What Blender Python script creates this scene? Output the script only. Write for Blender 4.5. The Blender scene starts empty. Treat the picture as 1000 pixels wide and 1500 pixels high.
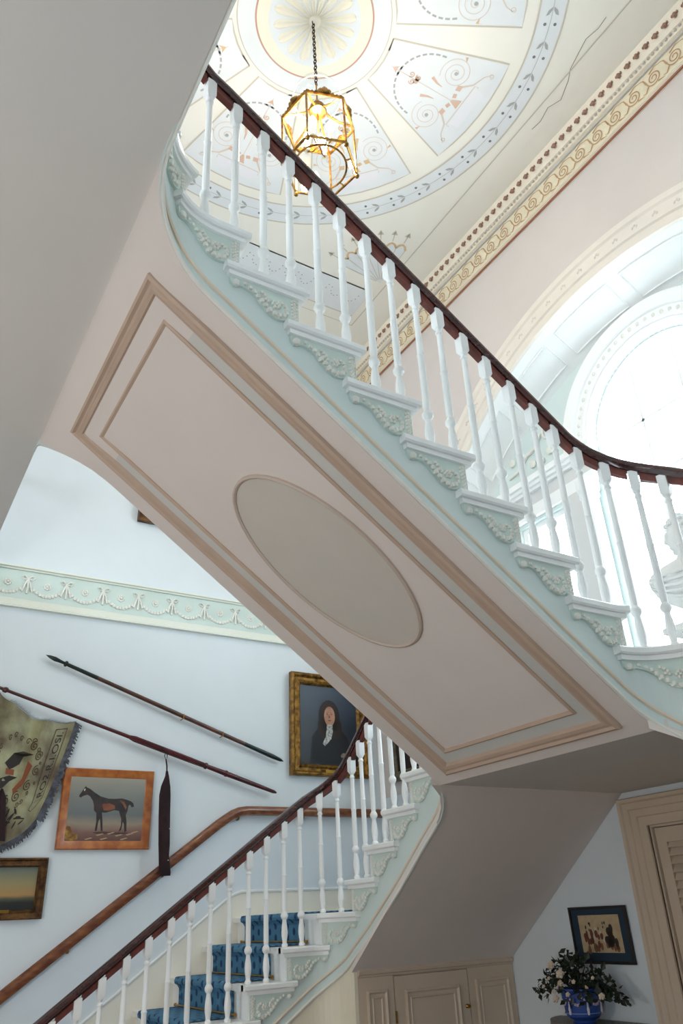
import bpy, math, random
from mathutils import Vector, Matrix
from mathutils.geometry import tessellate_polygon
random.seed(7)
scene = bpy.context.scene
COL = scene.collection
PI = math.pi
sin, cos = math.sin, math.cos

# ------------------------------------------------------------------ camera
CAM_F, CAM_PITCH, CAM_YAW, CAM_ROLL, CAM_Z = 1128.4, 0.462, 0.5616, -0.0514, 1.627
Fw = Vector((sin(CAM_YAW) * cos(CAM_PITCH), cos(CAM_YAW) * cos(CAM_PITCH), sin(CAM_PITCH)))
Rt = Vector((cos(CAM_YAW), -sin(CAM_YAW), 0))
Up = Rt.cross(Fw)
cr = cos(CAM_ROLL) * Rt + sin(CAM_ROLL) * Up
cu = -sin(CAM_ROLL) * Rt + cos(CAM_ROLL) * Up
cam_data = bpy.data.cameras.new('camera')
cam_data.sensor_width = 36
cam_data.lens = CAM_F / 1500 * 36
cam_data.shift_y = 29.76 / 1500
cam_data.clip_start = 0.05
cam = bpy.data.objects.new('camera', cam_data)
M = Matrix((cr, cu, -Fw)).transposed().to_4x4()
M.translation = (0, 0, CAM_Z)
cam.matrix_world = M
COL.objects.link(cam)
scene.camera = cam

# ------------------------------------------------------------------ world, daylight, exposure
world = bpy.data.worlds.new('world')
world.use_nodes = True
scene.world = world
bg = world.node_tree.nodes['Background']
bg.inputs[0].default_value = (0.80, 0.91, 1.0, 1)
bg.inputs[1].default_value = 10.4
vs = scene.view_settings
vs.view_transform = 'Standard'
vs.look = 'None'
vs.exposure = 0.15
vs.gamma = 1
vs.use_curve_mapping = False
scene.cycles.use_denoising = True
scene.cycles.max_bounces = 10
scene.cycles.diffuse_bounces = 7
scene.cycles.transparent_max_bounces = 12
scene.cycles.sample_clamp_indirect = 8
scene.cycles.caustics_reflective = False
scene.cycles.caustics_refractive = False

def portal(name, loc, size_y, size_z, toward, ty=0):
    l = bpy.data.lights.new(name, 'AREA')
    l.shape = 'RECTANGLE'
    l.size, l.size_y = size_y, size_z
    l.cycles.is_portal = True
    o = bpy.data.objects.new(name, l)
    o.location = loc
    o.rotation_euler = Vector((toward, ty, 0)).to_track_quat('-Z', 'Z').to_euler()
    COL.objects.link(o)
WEST_X = -4.5
WEST_FILL_OPENINGS = [(0.2, 2.1, 4.5, 6.3), (2.8, 4.7, 4.5, 6.3)]  # unseen upper openings, added to let more daylight into the hall
SOUTH_FILL_OPENINGS = [(-2.4, -1.3, 0.5, 2.6)]  # unseen opening, added to brighten the strings and picture wall
for w in SOUTH_FILL_OPENINGS:
    portal('daylight_portal', ((w[0] + w[1]) / 2, -0.656 - 0.22, (w[2] + w[3]) / 2), w[1] - w[0], w[3] - w[2], 0, 1)
portal('daylight_portal', (4.35, 2.457, 4.0), 3.0, 2.6, -1)
for w in WEST_FILL_OPENINGS:
    portal('daylight_portal', (WEST_X - 0.2, (w[0] + w[1]) / 2, (w[2] + w[3]) / 2), w[1] - w[0], w[3] - w[2], 1)

# ------------------------------------------------------------------ materials
MATS = {}
def mat(name, color, rough=0.6, noise=0.0, nscale=8.0, metal=0.0, color2=None, bump=0.0, bscale=None, coat=0.0, emit=None, stretch=None, spec=0.5):
    if name in MATS:
        return MATS[name]
    m = bpy.data.materials.new(name)
    m.use_nodes = True
    nt = m.node_tree
    b = nt.nodes['Principled BSDF']
    b.inputs['Base Color'].default_value = (*color, 1)
    b.inputs['Roughness'].default_value = rough
    b.inputs['Metallic'].default_value = metal
    b.inputs['Specular IOR Level'].default_value = spec
    b.inputs['Coat Weight'].default_value = coat
    tc = nt.nodes.new('ShaderNodeTexCoord')
    vec = tc.outputs['Object']
    if stretch:
        mp = nt.nodes.new('ShaderNodeMapping')
        mp.inputs['Scale'].default_value = stretch
        nt.links.new(vec, mp.inputs['Vector'])
        vec = mp.outputs['Vector']
    if noise or color2:
        n = nt.nodes.new('ShaderNodeTexNoise')
        n.inputs['Scale'].default_value = nscale
        n.inputs['Detail'].default_value = 5
        nt.links.new(vec, n.inputs['Vector'])
        rp = nt.nodes.new('ShaderNodeValToRGB')
        rp.color_ramp.elements[0].position = 0.35
        rp.color_ramp.elements[1].position = 0.65
        c2 = color2 or tuple(min(1, c * (1 - noise)) for c in color)
        rp.color_ramp.elements[0].color = (*c2, 1)
        rp.color_ramp.elements[1].color = (*color, 1)
        nt.links.new(n.outputs['Fac'], rp.inputs['Fac'])
        nt.links.new(rp.outputs['Color'], b.inputs['Base Color'])
    if bump:
        n2 = nt.nodes.new('ShaderNodeTexNoise')
        n2.inputs['Scale'].default_value = bscale or nscale * 4
        n2.inputs['Detail'].default_value = 4
        nt.links.new(vec, n2.inputs['Vector'])
        bp = nt.nodes.new('ShaderNodeBump')
        bp.inputs['Strength'].default_value = bump
        bp.inputs['Distance'].default_value = 0.01
        nt.links.new(n2.outputs['Fac'], bp.inputs['Height'])
        nt.links.new(bp.outputs['Normal'], b.inputs['Normal'])
    if emit:
        b.inputs['Emission Color'].default_value = (*emit[0], 1)
        b.inputs['Emission Strength'].default_value = emit[1]
    MATS[name] = m
    return m
def s2l(r, g, b):
    f = lambda c: (c / 255 / 12.92) if c / 255 <= 0.04045 else ((c / 255 + 0.055) / 1.055) ** 2.4
    return (f(r), f(g), f(b))
def C(name, r, g, b, **k):
    return mat(name, s2l(r, g, b), **k)

wall_white = C('wall_paint', 220, 227, 231, rough=0.75, noise=0.03, nscale=3, bump=0.05)
wall_pink = C('wall_pink_paint', 214, 204, 198, rough=0.75, noise=0.03, nscale=3)
soffit_pink = C('soffit_pink_paint', 226, 215, 208, rough=0.7, noise=0.03, nscale=4, bump=0.04)
soffit_grey = C('soffit_grey_paint', 208, 206, 200, rough=0.7, noise=0.03, nscale=4)
soffit_plain = C('landing_soffit_paint', 216, 212, 207, rough=0.75, noise=0.03, nscale=2, bump=0.04)
mould_tan = C('moulding_tan_paint', 196, 170, 150, rough=0.6, noise=0.08, nscale=6, stretch=(1, 1, 1))
aqua = C('string_aqua_paint', 212, 224, 221, rough=0.55, noise=0.04, nscale=5)
aqua_green = C('frieze_aqua_paint', 205, 219, 212, rough=0.6, noise=0.04, nscale=6)
bead_cream = C('bead_cream_paint', 222, 206, 186, rough=0.5)
relief = C('plaster_relief_paint', 228, 227, 219, rough=0.55, noise=0.05, nscale=30)
white_paint = C('white_gloss_paint', 240, 241, 240, rough=0.32, noise=0.02, nscale=10)
cream_paint = C('cream_paint', 232, 222, 202, rough=0.5, noise=0.03, nscale=6)
joinery = C('joinery_stone_paint', 205, 186, 165, rough=0.55, noise=0.05, nscale=6)
mahogany = C('mahogany_wood', 72, 30, 26, rough=0.22, color2=s2l(44, 18, 17), nscale=5, stretch=(3, 3, 14), coat=0.4)
mahogany_dull = C('mahogany_fillet_wood', 112, 50, 40, rough=0.5, color2=s2l(78, 34, 28), nscale=14)
oak_rail = C('golden_brown_wood', 138, 84, 50, rough=0.28, color2=s2l(96, 48, 28), nscale=4, stretch=(3, 8, 8), coat=0.3)
glass_m = bpy.data.materials.new('window_glass')
glass_m.use_nodes = True
_nt = glass_m.node_tree
_b = _nt.nodes['Principled BSDF']
_nt.nodes.remove(_b)
_t = _nt.nodes.new('ShaderNodeBsdfTransparent'); _g = _nt.nodes.new('ShaderNodeBsdfGlossy'); _mx = _nt.nodes.new('ShaderNodeMixShader')
_t.inputs[0].default_value = (0.97, 0.98, 0.98, 1)
_g.inputs['Roughness'].default_value = 0.02
_mx.inputs[0].default_value = 0.04
_nt.links.new(_t.outputs[0], _mx.inputs[1]); _nt.links.new(_g.outputs[0], _mx.inputs[2])
_nt.links.new(_mx.outputs[0], _nt.nodes['Material Output'].inputs[0])

# ------------------------------------------------------------------ mesh builder
class MB:
    def __init__(s):
        s.v = []; s.f = []; s.uv = None
    def add(s, vs, fs):
        o = len(s.v)
        s.v += [tuple(p) for p in vs]
        s.f += [tuple(i + o for i in f) for f in fs]
        return s
    def box(s, x0, x1, y0, y1, z0, z1):
        vs = [(x, y, z) for z in (z0, z1) for (x, y) in ((x0, y0), (x1, y0), (x1, y1), (x0, y1))]
        return s.add(vs, [(0, 3, 2, 1), (4, 5, 6, 7), (0, 1, 5, 4), (1, 2, 6, 5), (2, 3, 7, 6), (3, 0, 4, 7)])
    def loft(s, rings, closed=True, caps=True, wrap=False):
        n = len(rings[0]); vs = [p for r in rings for p in r]; fs = []
        R = len(rings)
        for i in range(R if wrap else R - 1):
            a = i * n; b = ((i + 1) % R) * n
            for j in range(n if closed else n - 1):
                k = (j + 1) % n
                fs.append((a + j, a + k, b + k, b + j))
        if caps and closed and not wrap:
            fs.append(tuple(range(n - 1, -1, -1)))
            fs.append(tuple((R - 1) * n + j for j in range(n)))
        return s.add(vs, fs)
    def tube(s, pts, r, n=8, caps=True):
        pts = [Vector(p) for p in pts]
        rs = r if isinstance(r, (list, tuple)) else [r] * len(pts)
        rings = []
        prev = None
        for i, p in enumerate(pts):
            t = (pts[min(i + 1, len(pts) - 1)] - pts[max(i - 1, 0)]).normalized()
            if prev is None:
                a = t.orthogonal().normalized()
            else:
                a = (prev - t * prev.dot(t)).normalized()
            prev = a
            b = t.cross(a)
            rings.append([tuple(p + (a * cos(2 * PI * j / n) + b * sin(2 * PI * j / n)) * rs[i]) for j in range(n)])
        return s.loft(rings, True, caps)
    def lathe(s, prof, n=16, c=(0, 0, 0)):
        rings = [[(c[0] + r * cos(2 * PI * j / n), c[1] + r * sin(2 * PI * j / n), c[2] + z) for j in range(n)] for r, z in prof]
        return s.loft(rings)
    def ball(s, c, r, sc=(1, 1, 1), n=8, m=5):
        rings = []
        for i in range(1, m):
            a = -PI / 2 + PI * i / m
            rings.append([(c[0] + sc[0] * r * cos(a) * cos(2 * PI * j / n), c[1] + sc[1] * r * cos(a) * sin(2 * PI * j / n), c[2] + sc[2] * r * sin(a)) for j in range(n)])
        return s.loft(rings)
    def prism(s, poly, fn, w0, w1, holes=()):
        """poly in 2D, mapped by fn(a, b, w); holes allowed"""
        loops = [list(poly)] + [list(h) for h in holes]
        flat = [p for l in loops for p in l]
        tris = tessellate_polygon([[Vector((p[0], p[1], 0)) for p in l] for l in loops])
        n = len(flat)
        vs = [fn(p[0], p[1], w0) for p in flat] + [fn(p[0], p[1], w1) for p in flat]
        fs = [tuple(t) for t in tris] + [tuple(i + n for i in reversed(t)) for t in tris]
        o = 0
        for l in loops:
            m = len(l)
            for i in range(m):
                j = (i + 1) % m
                fs.append((o + i, o + j, o + j + n, o + i + n))
            o += m
        return s.add(vs, fs)
    def flat(s, poly, fn, w):
        tris = tessellate_polygon([[Vector((p[0], p[1], 0)) for p in poly]])
        return s.add([fn(p[0], p[1], w) for p in poly], [tuple(t) for t in tris])
    def ribbon(s, pts, width, fn, w, taper=False):
        """flat painted line in 2D mapped by fn"""
        n = len(pts); L = []; R = []
        for i, p in enumerate(pts):
            a = pts[max(i - 1, 0)]; b = pts[min(i + 1, n - 1)]
            dx, dy = b[0] - a[0], b[1] - a[1]
            d = math.hypot(dx, dy) or 1
            k = width / 2 * ((1 - 0.8 * i / (n - 1)) if taper else 1)
            L.append((p[0] - dy / d * k, p[1] + dx / d * k)); R.append((p[0] + dy / d * k, p[1] - dx / d * k))
        vs = [fn(a, b, w) for a, b in L] + [fn(a, b, w) for a, b in R]
        return s.add(vs, [(i, i + 1, n + i + 1, n + i) for i in range(n - 1)])
    def mesh(s, name, m, smooth=0.6):
        me = bpy.data.meshes.new(name)
        me.from_pydata(s.v, [], s.f)
        me.update()
        import bmesh
        bm = bmesh.new(); bm.from_mesh(me)
        bmesh.ops.recalc_face_normals(bm, faces=bm.faces)
        bm.to_mesh(me); bm.free()
        if s.uv:
            ul = me.uv_layers.new(name='UVMap')
            for lp in me.loops:
                ul.data[lp.index].uv = s.uv[lp.vertex_index]
        me.materials.append(m)
        if smooth:
            me.polygons.foreach_set('use_smooth', [True] * len(me.polygons))
            me.set_sharp_from_angle(angle=smooth)
        return me
    def obj(s, name, m, parent=None, smooth=0.6):
        return put(name, s.mesh(name, m, smooth), parent)
def put(name, me, parent=None):
    o = bpy.data.objects.new(name, me)
    COL.objects.link(o)
    if parent:
        o.parent = parent
    return o
def tag(o, label=None, cat=None, group=None, kind=None):
    if label: o['label'] = label
    if cat: o['category'] = cat
    if group: o['group'] = group
    if kind: o['kind'] = kind
    return o
def empty(name, loc=(0, 0, 0), label=None, cat=None, group=None, rot=None):
    o = bpy.data.objects.new(name, None)
    o.empty_display_size = 0.1
    COL.objects.link(o)
    o.location = loc
    if rot: o.rotation_euler = rot
    return tag(o, label, cat, group)
def local(o):
    """mesh coordinates are world: shift child back so the Empty may sit at the base"""
    o.location = -Vector(o.parent.location)
    return o
XYZ = lambda a, b, w: (a, b, w)
on_y = lambda a, b, w: (a, w, b)      # 2D = (x, z) on a y plane
on_x = lambda a, b, w: (w, a, b)      # 2D = (y, z) on an x plane
def arc(cx, cy, r, a0, a1, n=24, ry=None):
    ry = r if ry is None else ry
    return [(cx + r * cos(math.radians(a0 + (a1 - a0) * i / n)), cy + ry * sin(math.radians(a0 + (a1 - a0) * i / n))) for i in range(n + 1)]
def spiral(cx, cy, r0, r1, a0, turns, n=30, hand=1):
    return [(cx + (r0 + (r1 - r0) * i / n) * cos(a0 + hand * 2 * PI * turns * i / n), cy + (r0 + (r1 - r0) * i / n) * sin(a0 + hand * 2 * PI * turns * i / n)) for i in range(n + 1)]

# ------------------------------------------------------------------ stair geometry
RISE, GO, YM = 0.165, 0.227, 4.914
YC = YM / 2
XW, YN, YS, ZCEIL = 3.75, 5.57, -0.656, 6.85
ZUP, ZUPS, ZLS = 3.96, 3.71, 2.18           # upper floor, its soffit, half-landing soffit
SEG = [('L', (0.30, 4.404), (1, 0), 2.10), ('A', (2.40, 4.234), 0.17, 90), ('L', (2.57, 4.234), (0, -1), 0.894),
       ('A', (2.32, 3.34), 0.25, 0), ('L', (2.32, 3.09), (-1, 0), 1.62), ('A', (0.70, 3.36), 0.27, -90), ('L', (0.43, 3.36), (0, 1), 2.20)]
SL = []
_s = 0
for g in SEG:
    SL.append(_s)
    _s += g[3] if g[0] == 'L' else g[2] * PI / 2
STOT = _s
def P(s, out=0.0, mir=False):
    i = max(k for k in range(7) if SL[k] <= max(s, 0) + 1e-9)
    g = SEG[i]; d = s - SL[i]
    if g[0] == 'L':
        h = g[2]; x = g[1][0] + h[0] * d; y = g[1][1] + h[1] * d
        n = (h[1], -h[0])
    else:
        if i == 5:      # turns right about (0.70, 3.36): from heading -x at (0.70,3.09) to heading +y at (0.43,3.36)
            a = math.radians(-90) - d / g[2]
            n = (-cos(a), -sin(a))
            n = (-n[0], -n[1]) if False else n
            x = g[1][0] + g[2] * cos(a); y = g[1][1] + g[2] * sin(a)
        else:
            a = math.radians(g[3]) - d / g[2]
            n = (-cos(a), -sin(a)); x = g[1][0] + g[2] * cos(a); y = g[1][1] + g[2] * sin(a)
    x += n[0] * out; y += n[1] * out
    return (x, YM - y) if mir else (x, y)
# tread fronts along the path
FRONT = {}
for k in range(1, 11):
    x = 2.45 - (10 - k) * GO
    FRONT[k] = x - 0.30 if x <= 2.40 else 2.10 + (x - 2.40)
for k, y in zip(range(11, 15), (4.195, 3.98, 3.765, 3.55)):
    FRONT[k] = SL[2] + (4.234 - y)
FRONT[15] = 3.266
FRONT[16] = 3.565
for i in range(5, -2, -1):
    FRONT[22 - i] = SL[4] + 2.32 - (1.045 + GO * i)
FRONT[24] = 5.386
TOP = 24
def tz(k): return RISE * k
def lin(tab, s):
    if s <= tab[0][0]:
        a, b = tab[0], tab[1]
    elif s >= tab[-1][0]:
        return tab[-1][1]
    else:
        j = max(i for i in range(len(tab) - 1) if tab[i][0] <= s)
        a, b = tab[j], tab[j + 1]
    return a[1] + (b[1] - a[1]) * (s - a[0]) / (b[0] - a[0])
PITCH = [(FRONT[k], tz(k)) for k in range(1, 25)] + [(5.80, 3.97), (STOT, 3.97)]
HT = [(0, 0.665), (2.2, 0.665), (3.3, 0.71), (5.3, 0.715), (5.7, 0.80), (STOT, 0.80)]
def rail_z(s):
    return sum(lin(PITCH, s + d) for d in (-0.15, -0.1, -0.05, 0, 0.05, 0.1, 0.15)) / 7 + lin(HT, s)
ZB = [(0.32, 0.0), (2.0, 1.143), (2.367, 1.37), (2.433, 1.411), (2.577, 1.498), (2.903, 1.721), (3.187, 1.943), (SL[4], 2.267), (SL[5], 3.444), (5.50, 3.585), (SL[6], 3.71), (STOT, 3.71)]
def zb(s):
    return sum(lin(ZB, s + d) for d in (-0.06, -0.03, 0, 0.03, 0.06)) / 5
def step_at(s):
    ks = [k for k in FRONT if FRONT[k] + 0.035 <= s]
    return max(ks) if ks else 0
def frange(a, b, st):
    n = max(1, int(math.ceil((b - a) / st - 1e-6)))
    return [a + (b - a) * i / n for i in range(n + 1)]
def samples(a, b):
    """path samples: fine on arcs, at segment ends"""
    pts = {round(a, 5), round(b, 5)}
    for i in range(7):
        e = SL[i + 1] if i < 6 else STOT
        lo, hi = max(a, SL[i]), min(b, e)
        if hi > lo:
            for q in frange(lo, hi, 0.03 if SEG[i][0] == 'A' else 0.12):
                pts.add(round(q, 5))
    return sorted(pts)

# ------------------------------------------------------------------ room shell
floor = MB().box(WEST_X, 4.5, YS - 0.2, YN + 0.2, -0.1, 0).obj('floor', C('stone_floor', 104, 92, 82, rough=0.5, noise=0.12, nscale=2), smooth=0)
tag(floor, kind='structure')
wn = MB().box(WEST_X - 0.2, XW + 0.6, YN, YN + 0.2, 0, ZCEIL).obj('wall_north', wall_white, smooth=0); tag(wn, kind='structure')
rect = lambda a0, a1, b0, b1: [(a0, b0), (a1, b0), (a1, b1), (a0, b1)]
ws = MB().prism(rect(WEST_X - 0.2, XW + 0.6, 0, ZCEIL), on_y, YS - 0.2, YS, [rect(*w) for w in SOUTH_FILL_OPENINGS]).obj('wall_south', wall_white, smooth=0); tag(ws, kind='structure')
rect = lambda a0, a1, b0, b1: [(a0, b0), (a1, b0), (a1, b1), (a0, b1)]
ww = MB().prism(rect(YS, YN, 0, ZCEIL), on_x, WEST_X - 0.2, WEST_X, [rect(*w) for w in WEST_FILL_OPENINGS]).obj('wall_west', wall_white, smooth=0)
tag(ww, kind='structure')
# east wall with the great arch and the door
ARC_R, ARC_Z = 2.235, 3.30
arch_hole = [(YC - ARC_R, 2.475)] + [(YC + ARC_R, 2.475)] + arc(YC, ARC_Z, ARC_R, 0, 180, 64)
DOOR_Y0, DOOR_Y1, DOOR_Z = 1.94, 2.974, 1.994
we = MB().prism(rect(YS, YN, 0, ZCEIL), on_x, XW, XW + 0.02, [arch_hole, rect(DOOR_Y0, DOOR_Y1, 0.001, DOOR_Z)]).obj('wall_east', wall_pink, smooth=0)
tag(we, kind='structure')
# the lower storey of the same wall is painted blue-white: a separate skin under the landing level
wl = MB().prism(rect(YS, YN, 0, 2.475), on_x, XW - 0.004, XW, [rect(DOOR_Y0, DOOR_Y1, 0.001, DOOR_Z)]).obj('lower_wall_paint', wall_white, we, smooth=0)
# reveal of the arch: from the circle to the flatter inner arch at the window plane
XB = 4.09
outer = [(YC + ARC_R, 2.475)] + arc(YC, ARC_Z, ARC_R, 0, 180, 64) + [(YC - ARC_R, 2.475)]
inner = [(YC + 2.235, 2.475)] + arc(YC, ARC_Z, 2.235, 0, 180, 64, ry=2.05) + [(YC - 2.235, 2.475)]
rv = MB()
rv.loft([[(XW, y, z) for y, z in outer], [(XB, y, z) for y, z in inner]], closed=False, caps=False)
rv.box(XW - 0.0078, XB + 0.2, YC - 2.26, YC + 2.26, 2.40, 2.475)
reveal = rv.obj('arch_reveal', white_paint, we)
# sunk panels on the arch soffit, drawn by their raised mouldings
def reveal_pt(a, t, lift=0.006):
    r = math.radians(a)
    y0, z0 = YC + ARC_R * cos(r), ARC_Z + ARC_R * sin(r)
    y1, z1 = YC + 2.235 * cos(r), ARC_Z + 2.05 * sin(r)
    y, z = y0 + (y1 - y0) * t, z0 + (z1 - z0) * t
    return (XW + (XB - XW) * t, y - lift * cos(r), z - lift * sin(r))
for a0 in range(12, 168, 16):
    m = MB()
    loop = [(a0 + 1.5 + 13 * i / 8, 0.2) for i in range(9)] + [(a0 + 14.5 - 13 * i / 8, 0.8) for i in range(9)]
    m.tube([reveal_pt(*q) for q in loop + loop[:1]], 0.007, 4)
    m.obj('soffit_panel_moulding', white_paint, we)
# archivolt round the opening
def ring_sweep(prof, a0, a1, n, cy, cz, x0, jamb=None):
    """prof: list of (radius, depth towards the room)"""
    rings = []
    if jamb is not None:
        rings.append([(x0 - d, cy + r, jamb) for r, d in prof])
    for i in range(n + 1):
        a = math.radians(a0 + (a1 - a0) * i / n)
        rings.append([(x0 - d, cy + r * cos(a), cz + r * sin(a)) for r, d in prof])
    if jamb is not None:
        rings.append([(x0 - d, cy - r, jamb) for r, d in prof])
    return MB().loft(rings, True, True)
arch_cream = C('archivolt_cream_paint', 232, 222, 210, rough=0.6, noise=0.03)
av = ring_sweep([(2.235, 0), (2.235, 0.03), (2.25, 0.035), (2.27, 0.03), (2.30, 0.03), (2.31, 0.045), (2.40, 0.045), (2.415, 0.06), (2.455, 0.065), (2.465, 0.05), (2.465, 0)], 0, 180, 72, YC, ARC_Z, XW, 2.475)
trim3 = av.obj('trim_3', arch_cream); tag(trim3, kind='structure')
leaf_me = MB()
for q in range(3):
    leaf_me.ball((0, (q - 1) * 0.016, 0.012 * (q % 2)), 0.009, (0.5, 1, 1.4), 6, 4)
leaf_me = leaf_me.mesh('leaf', C('archivolt_leaf_paint', 214, 206, 196, rough=0.6))
for i in range(44):
    a = math.radians(4 + 172 * (i + 0.5) / 44)
    o = put('leaf', leaf_me, trim3)
    o.location = (XW - 0.046, YC + 2.355 * cos(a), ARC_Z + 2.355 * sin(a))
    o.rotation_euler = (a - PI / 2, 0, 0)
# tympanum wall with the Venetian window
WZ, WR = 4.57, 0.555
cen = [(YC - WR, 2.95), (YC + WR, 2.95)] + arc(YC, WZ, WR, 0, 180, 40)
sideA = rect(YC + 0.90, YC + 1.41, 2.95, 4.27)
sideB = rect(YC - 1.41, YC - 0.90, 2.95, 4.27)
tw = MB().prism(rect(YC - 2.24, YC + 2.24, 2.40, 5.36), on_x, XB, XB + 0.18, [cen, sideA, sideB])
tymp = tw.obj('tympanum_wall', aqua, we)
# ceiling
ceil_cream = C('ceiling_cream_paint', 241, 238, 228, rough=0.8, noise=0.03, nscale=2)
ceil = MB().box(WEST_X - 0.2, XW + 0.6, YS - 0.2, YN + 0.2, ZCEIL, ZCEIL + 0.15).obj('ceiling', ceil_cream, smooth=0); tag(ceil, kind='structure')
# upper landing slab
fl = MB().prism([(WEST_X, YS), (0.4292, YS), (0.4292, YM - 3.36), (0.433, YM - 3.36), (0.433, 3.36), (0.4292, 3.36), (0.4292, YN), (WEST_X, YN)], XYZ, ZUPS - 0.002, ZUP - 0.031).obj('floor_landing', soffit_plain, smooth=0); tag(fl, kind='structure')
MB().box(WEST_X, 0.399, YS, YN, ZUP - 0.03, ZUP).obj('floorboards', C('landing_board_wood', 120, 84, 58, rough=0.5, noise=0.2), fl, smooth=0)

# ------------------------------------------------------------------ stairs
YNI, YSI, XWI = YN - 0.004, YS + 0.004, XW - 0.008
def mir_pt(p, mir):
    return (p[0], YM - p[1], p[2]) if mir else p
def string_mesh(a, b, mir):
    m = MB()
    ss = samples(a, b) + [FRONT[k] + 0.035 for k in FRONT if a < FRONT[k] + 0.035 < b]
    ss = sorted(set(round(q, 5) for q in ss))
    for s0, s1 in zip(ss, ss[1:]):
        k = step_at((s0 + s1) / 2)
        zt = (tz(k) - 0.05) if k < TOP else ZUP - 0.03
        r = []
        for s in (s0, s1):
            zbb = max(0.0, zb(s))
            o = P(s, 0, mir); i = P(s, -0.006, mir)
            zt_ = max(zt, zbb + 0.01)
            r.append([(*o, zbb), (*o, zt_), (*i, zt_), (*i, zbb)])
        m.loft(r)
    return m
def path_sweep(a, b, mir, fn, r, n=6, out=0.0):
    return MB().tube([(*P(s, out, mir), fn(s)) for s in samples(a, b)], r, n)
OV = 0.036
def tread_return(m, k, s0, L, mir):
    """nosing return along the open end, two stepped mouldings"""
    z = tz(k)
    ss = samples(s0 - 0.0, min(s0 + L, STOT))
    for ov, z0, z1, ds in ((OV, z - 0.0305, z - 0.0008, 0.0), (OV - 0.014, z - 0.05, z - 0.0312, 0.014)):
        rings = []
        for s in ss:
            q = min(max(s, s0 + ds), s0 + L - ds)
            o = P(q, ov, mir); i = P(q, -0.025, mir)
            e = 0.006 if ds == 0 else 0
            o2 = P(q, ov - e, mir)
            rings.append([(*o2, z0), (*o, z0 + e), (*o, z1 - e), (*o2, z1), (*i, z1), (*i, z0)])
        m.loft(rings)
def slab(m, poly, z, mir):
    f = (lambda a, b, w: (a, YM - b, w)) if mir else XYZ
    m.prism(poly, f, z - 0.03, z)
# bracket: (u back from riser, v down)
EDGE = [(0.0, 0.115), (0.034, 0.115), (0.036, 0.100), (0.05, 0.110), (0.07, 0.116), (0.09, 0.115), (0.11, 0.106), (0.13, 0.090), (0.148, 0.068), (0.163, 0.050), (0.18, 0.038), (0.20, 0.030), (0.215, 0.028), (0.23, 0.034), (0.245, 0.036), (0.256, 0.026), (0.26, 0.010)]
def brk(k, u, v, w, mir, ku=1.0, kv=1.0):
    p = P(FRONT[k] + 0.036 + u * ku, w, mir)
    return (p[0], p[1], tz(k) - 0.05 - v * kv)
def bracket_meshes(k, mir, ku):
    m = MB()
    rings = [[brk(k, u, 0, 0.0, mir, ku), brk(k, u, v, 0.0, mir, ku), brk(k, u, v, 0.011, mir, ku), brk(k, u, 0, 0.011, mir, ku)] for u, v in EDGE]
    m.loft(rings)
    rl = MB()
    path = [(0.205, 0.016), (0.185, 0.026), (0.168, 0.036), (0.155, 0.050), (0.142, 0.064), (0.128, 0.078), (0.112, 0.092), (0.094, 0.101), (0.075, 0.102), (0.058, 0.095), (0.048, 0.081), (0.046, 0.064), (0.053, 0.050), (0.066, 0.043)]
    for i, (u, v) in enumerate(path):
        r = 0.0078 + 0.0035 * sin(PI * i / 13)
        rl.ball(brk(k, u, v, 0.013, mir, ku), r, (1, 1, 1), 6, 4)
        if i % 2 == 0 and 2 < i < 12:
            rl.ball(brk(k, u + 0.006, v + 0.006, 0.012, mir, ku), r * 0.7, (1, 1, 1), 6, 4)
    for j in range(6):
        a = j * PI / 3
        rl.ball(brk(k, 0.088 + 0.012 * cos(a), 0.060 + 0.012 * sin(a), 0.014, mir, ku), 0.0075, (1, 1, 1), 6, 4)
    rl.ball(brk(k, 0.088, 0.060, 0.018, mir, ku), 0.007, (1, 1, 1), 6, 4)
    for u, v in ((0.122, 0.044), (0.132, 0.034), (0.142, 0.026), (0.118, 0.056), (0.130, 0.052)):
        rl.ball(brk(k, u, v, 0.013, mir, ku), 0.008, (1, 1, 1), 6, 4)
    rl.ball(brk(k, 0.238, 0.024, 0.012, mir, ku), 0.0145, (1, 1, 1), 8, 5)
    for i in range(7):      # acanthus strip at the riser
        v = 0.012 + i * 0.0145
        rl.ball(brk(k, 0.017, v, 0.012, mir, ku), 0.007, (1, 1, 1.2), 6, 4)
        for sgn in (-1, 1):
            rl.ball(brk(k, 0.017 + sgn * (0.010 - 0.0008 * i), v + 0.006, 0.012, mir, ku), 0.0055, (1, 1, 1.3), 6, 4)
    return m, rl
def baluster_mesh(h):
    m = MB()
    low = [(0.015, 0), (0.018, 0.006), (0.0175, 0.014), (0.012, 0.022), (0.0135, 0.035), (0.0175, 0.058), (0.0185, 0.075), (0.0165, 0.10), (0.012, 0.128), (0.0115, 0.14), (0.0165, 0.146), (0.0215, 0.156), (0.0215, 0.166), (0.0165, 0.176), (0.0125, 0.182)]
    mid = 0.182 + (h - 0.30) * 0.52
    shaft = [(0.0145, 0.20), (0.014, mid - 0.008), (0.0165, mid), (0.0135, mid + 0.008), (0.0115, h - 0.128), (0.0115, h - 0.126), (0.015, h - 0.122), (0.015, h - 0.114), (0.011, h - 0.108), (0.0125, h - 0.10), (0.017, h - 0.094)]
    m.lathe(low + shaft, 12)
    q = 0.019
    rings = []
    for a, z in ((0.011, h - 0.098), (q, h - 0.082), (q, h)):
        rings.append([(-a, -a, z), (a, -a, z), (a, a, z), (-a, a, z)])
    m.loft(rings)
    return m
BAL = {}
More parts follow.
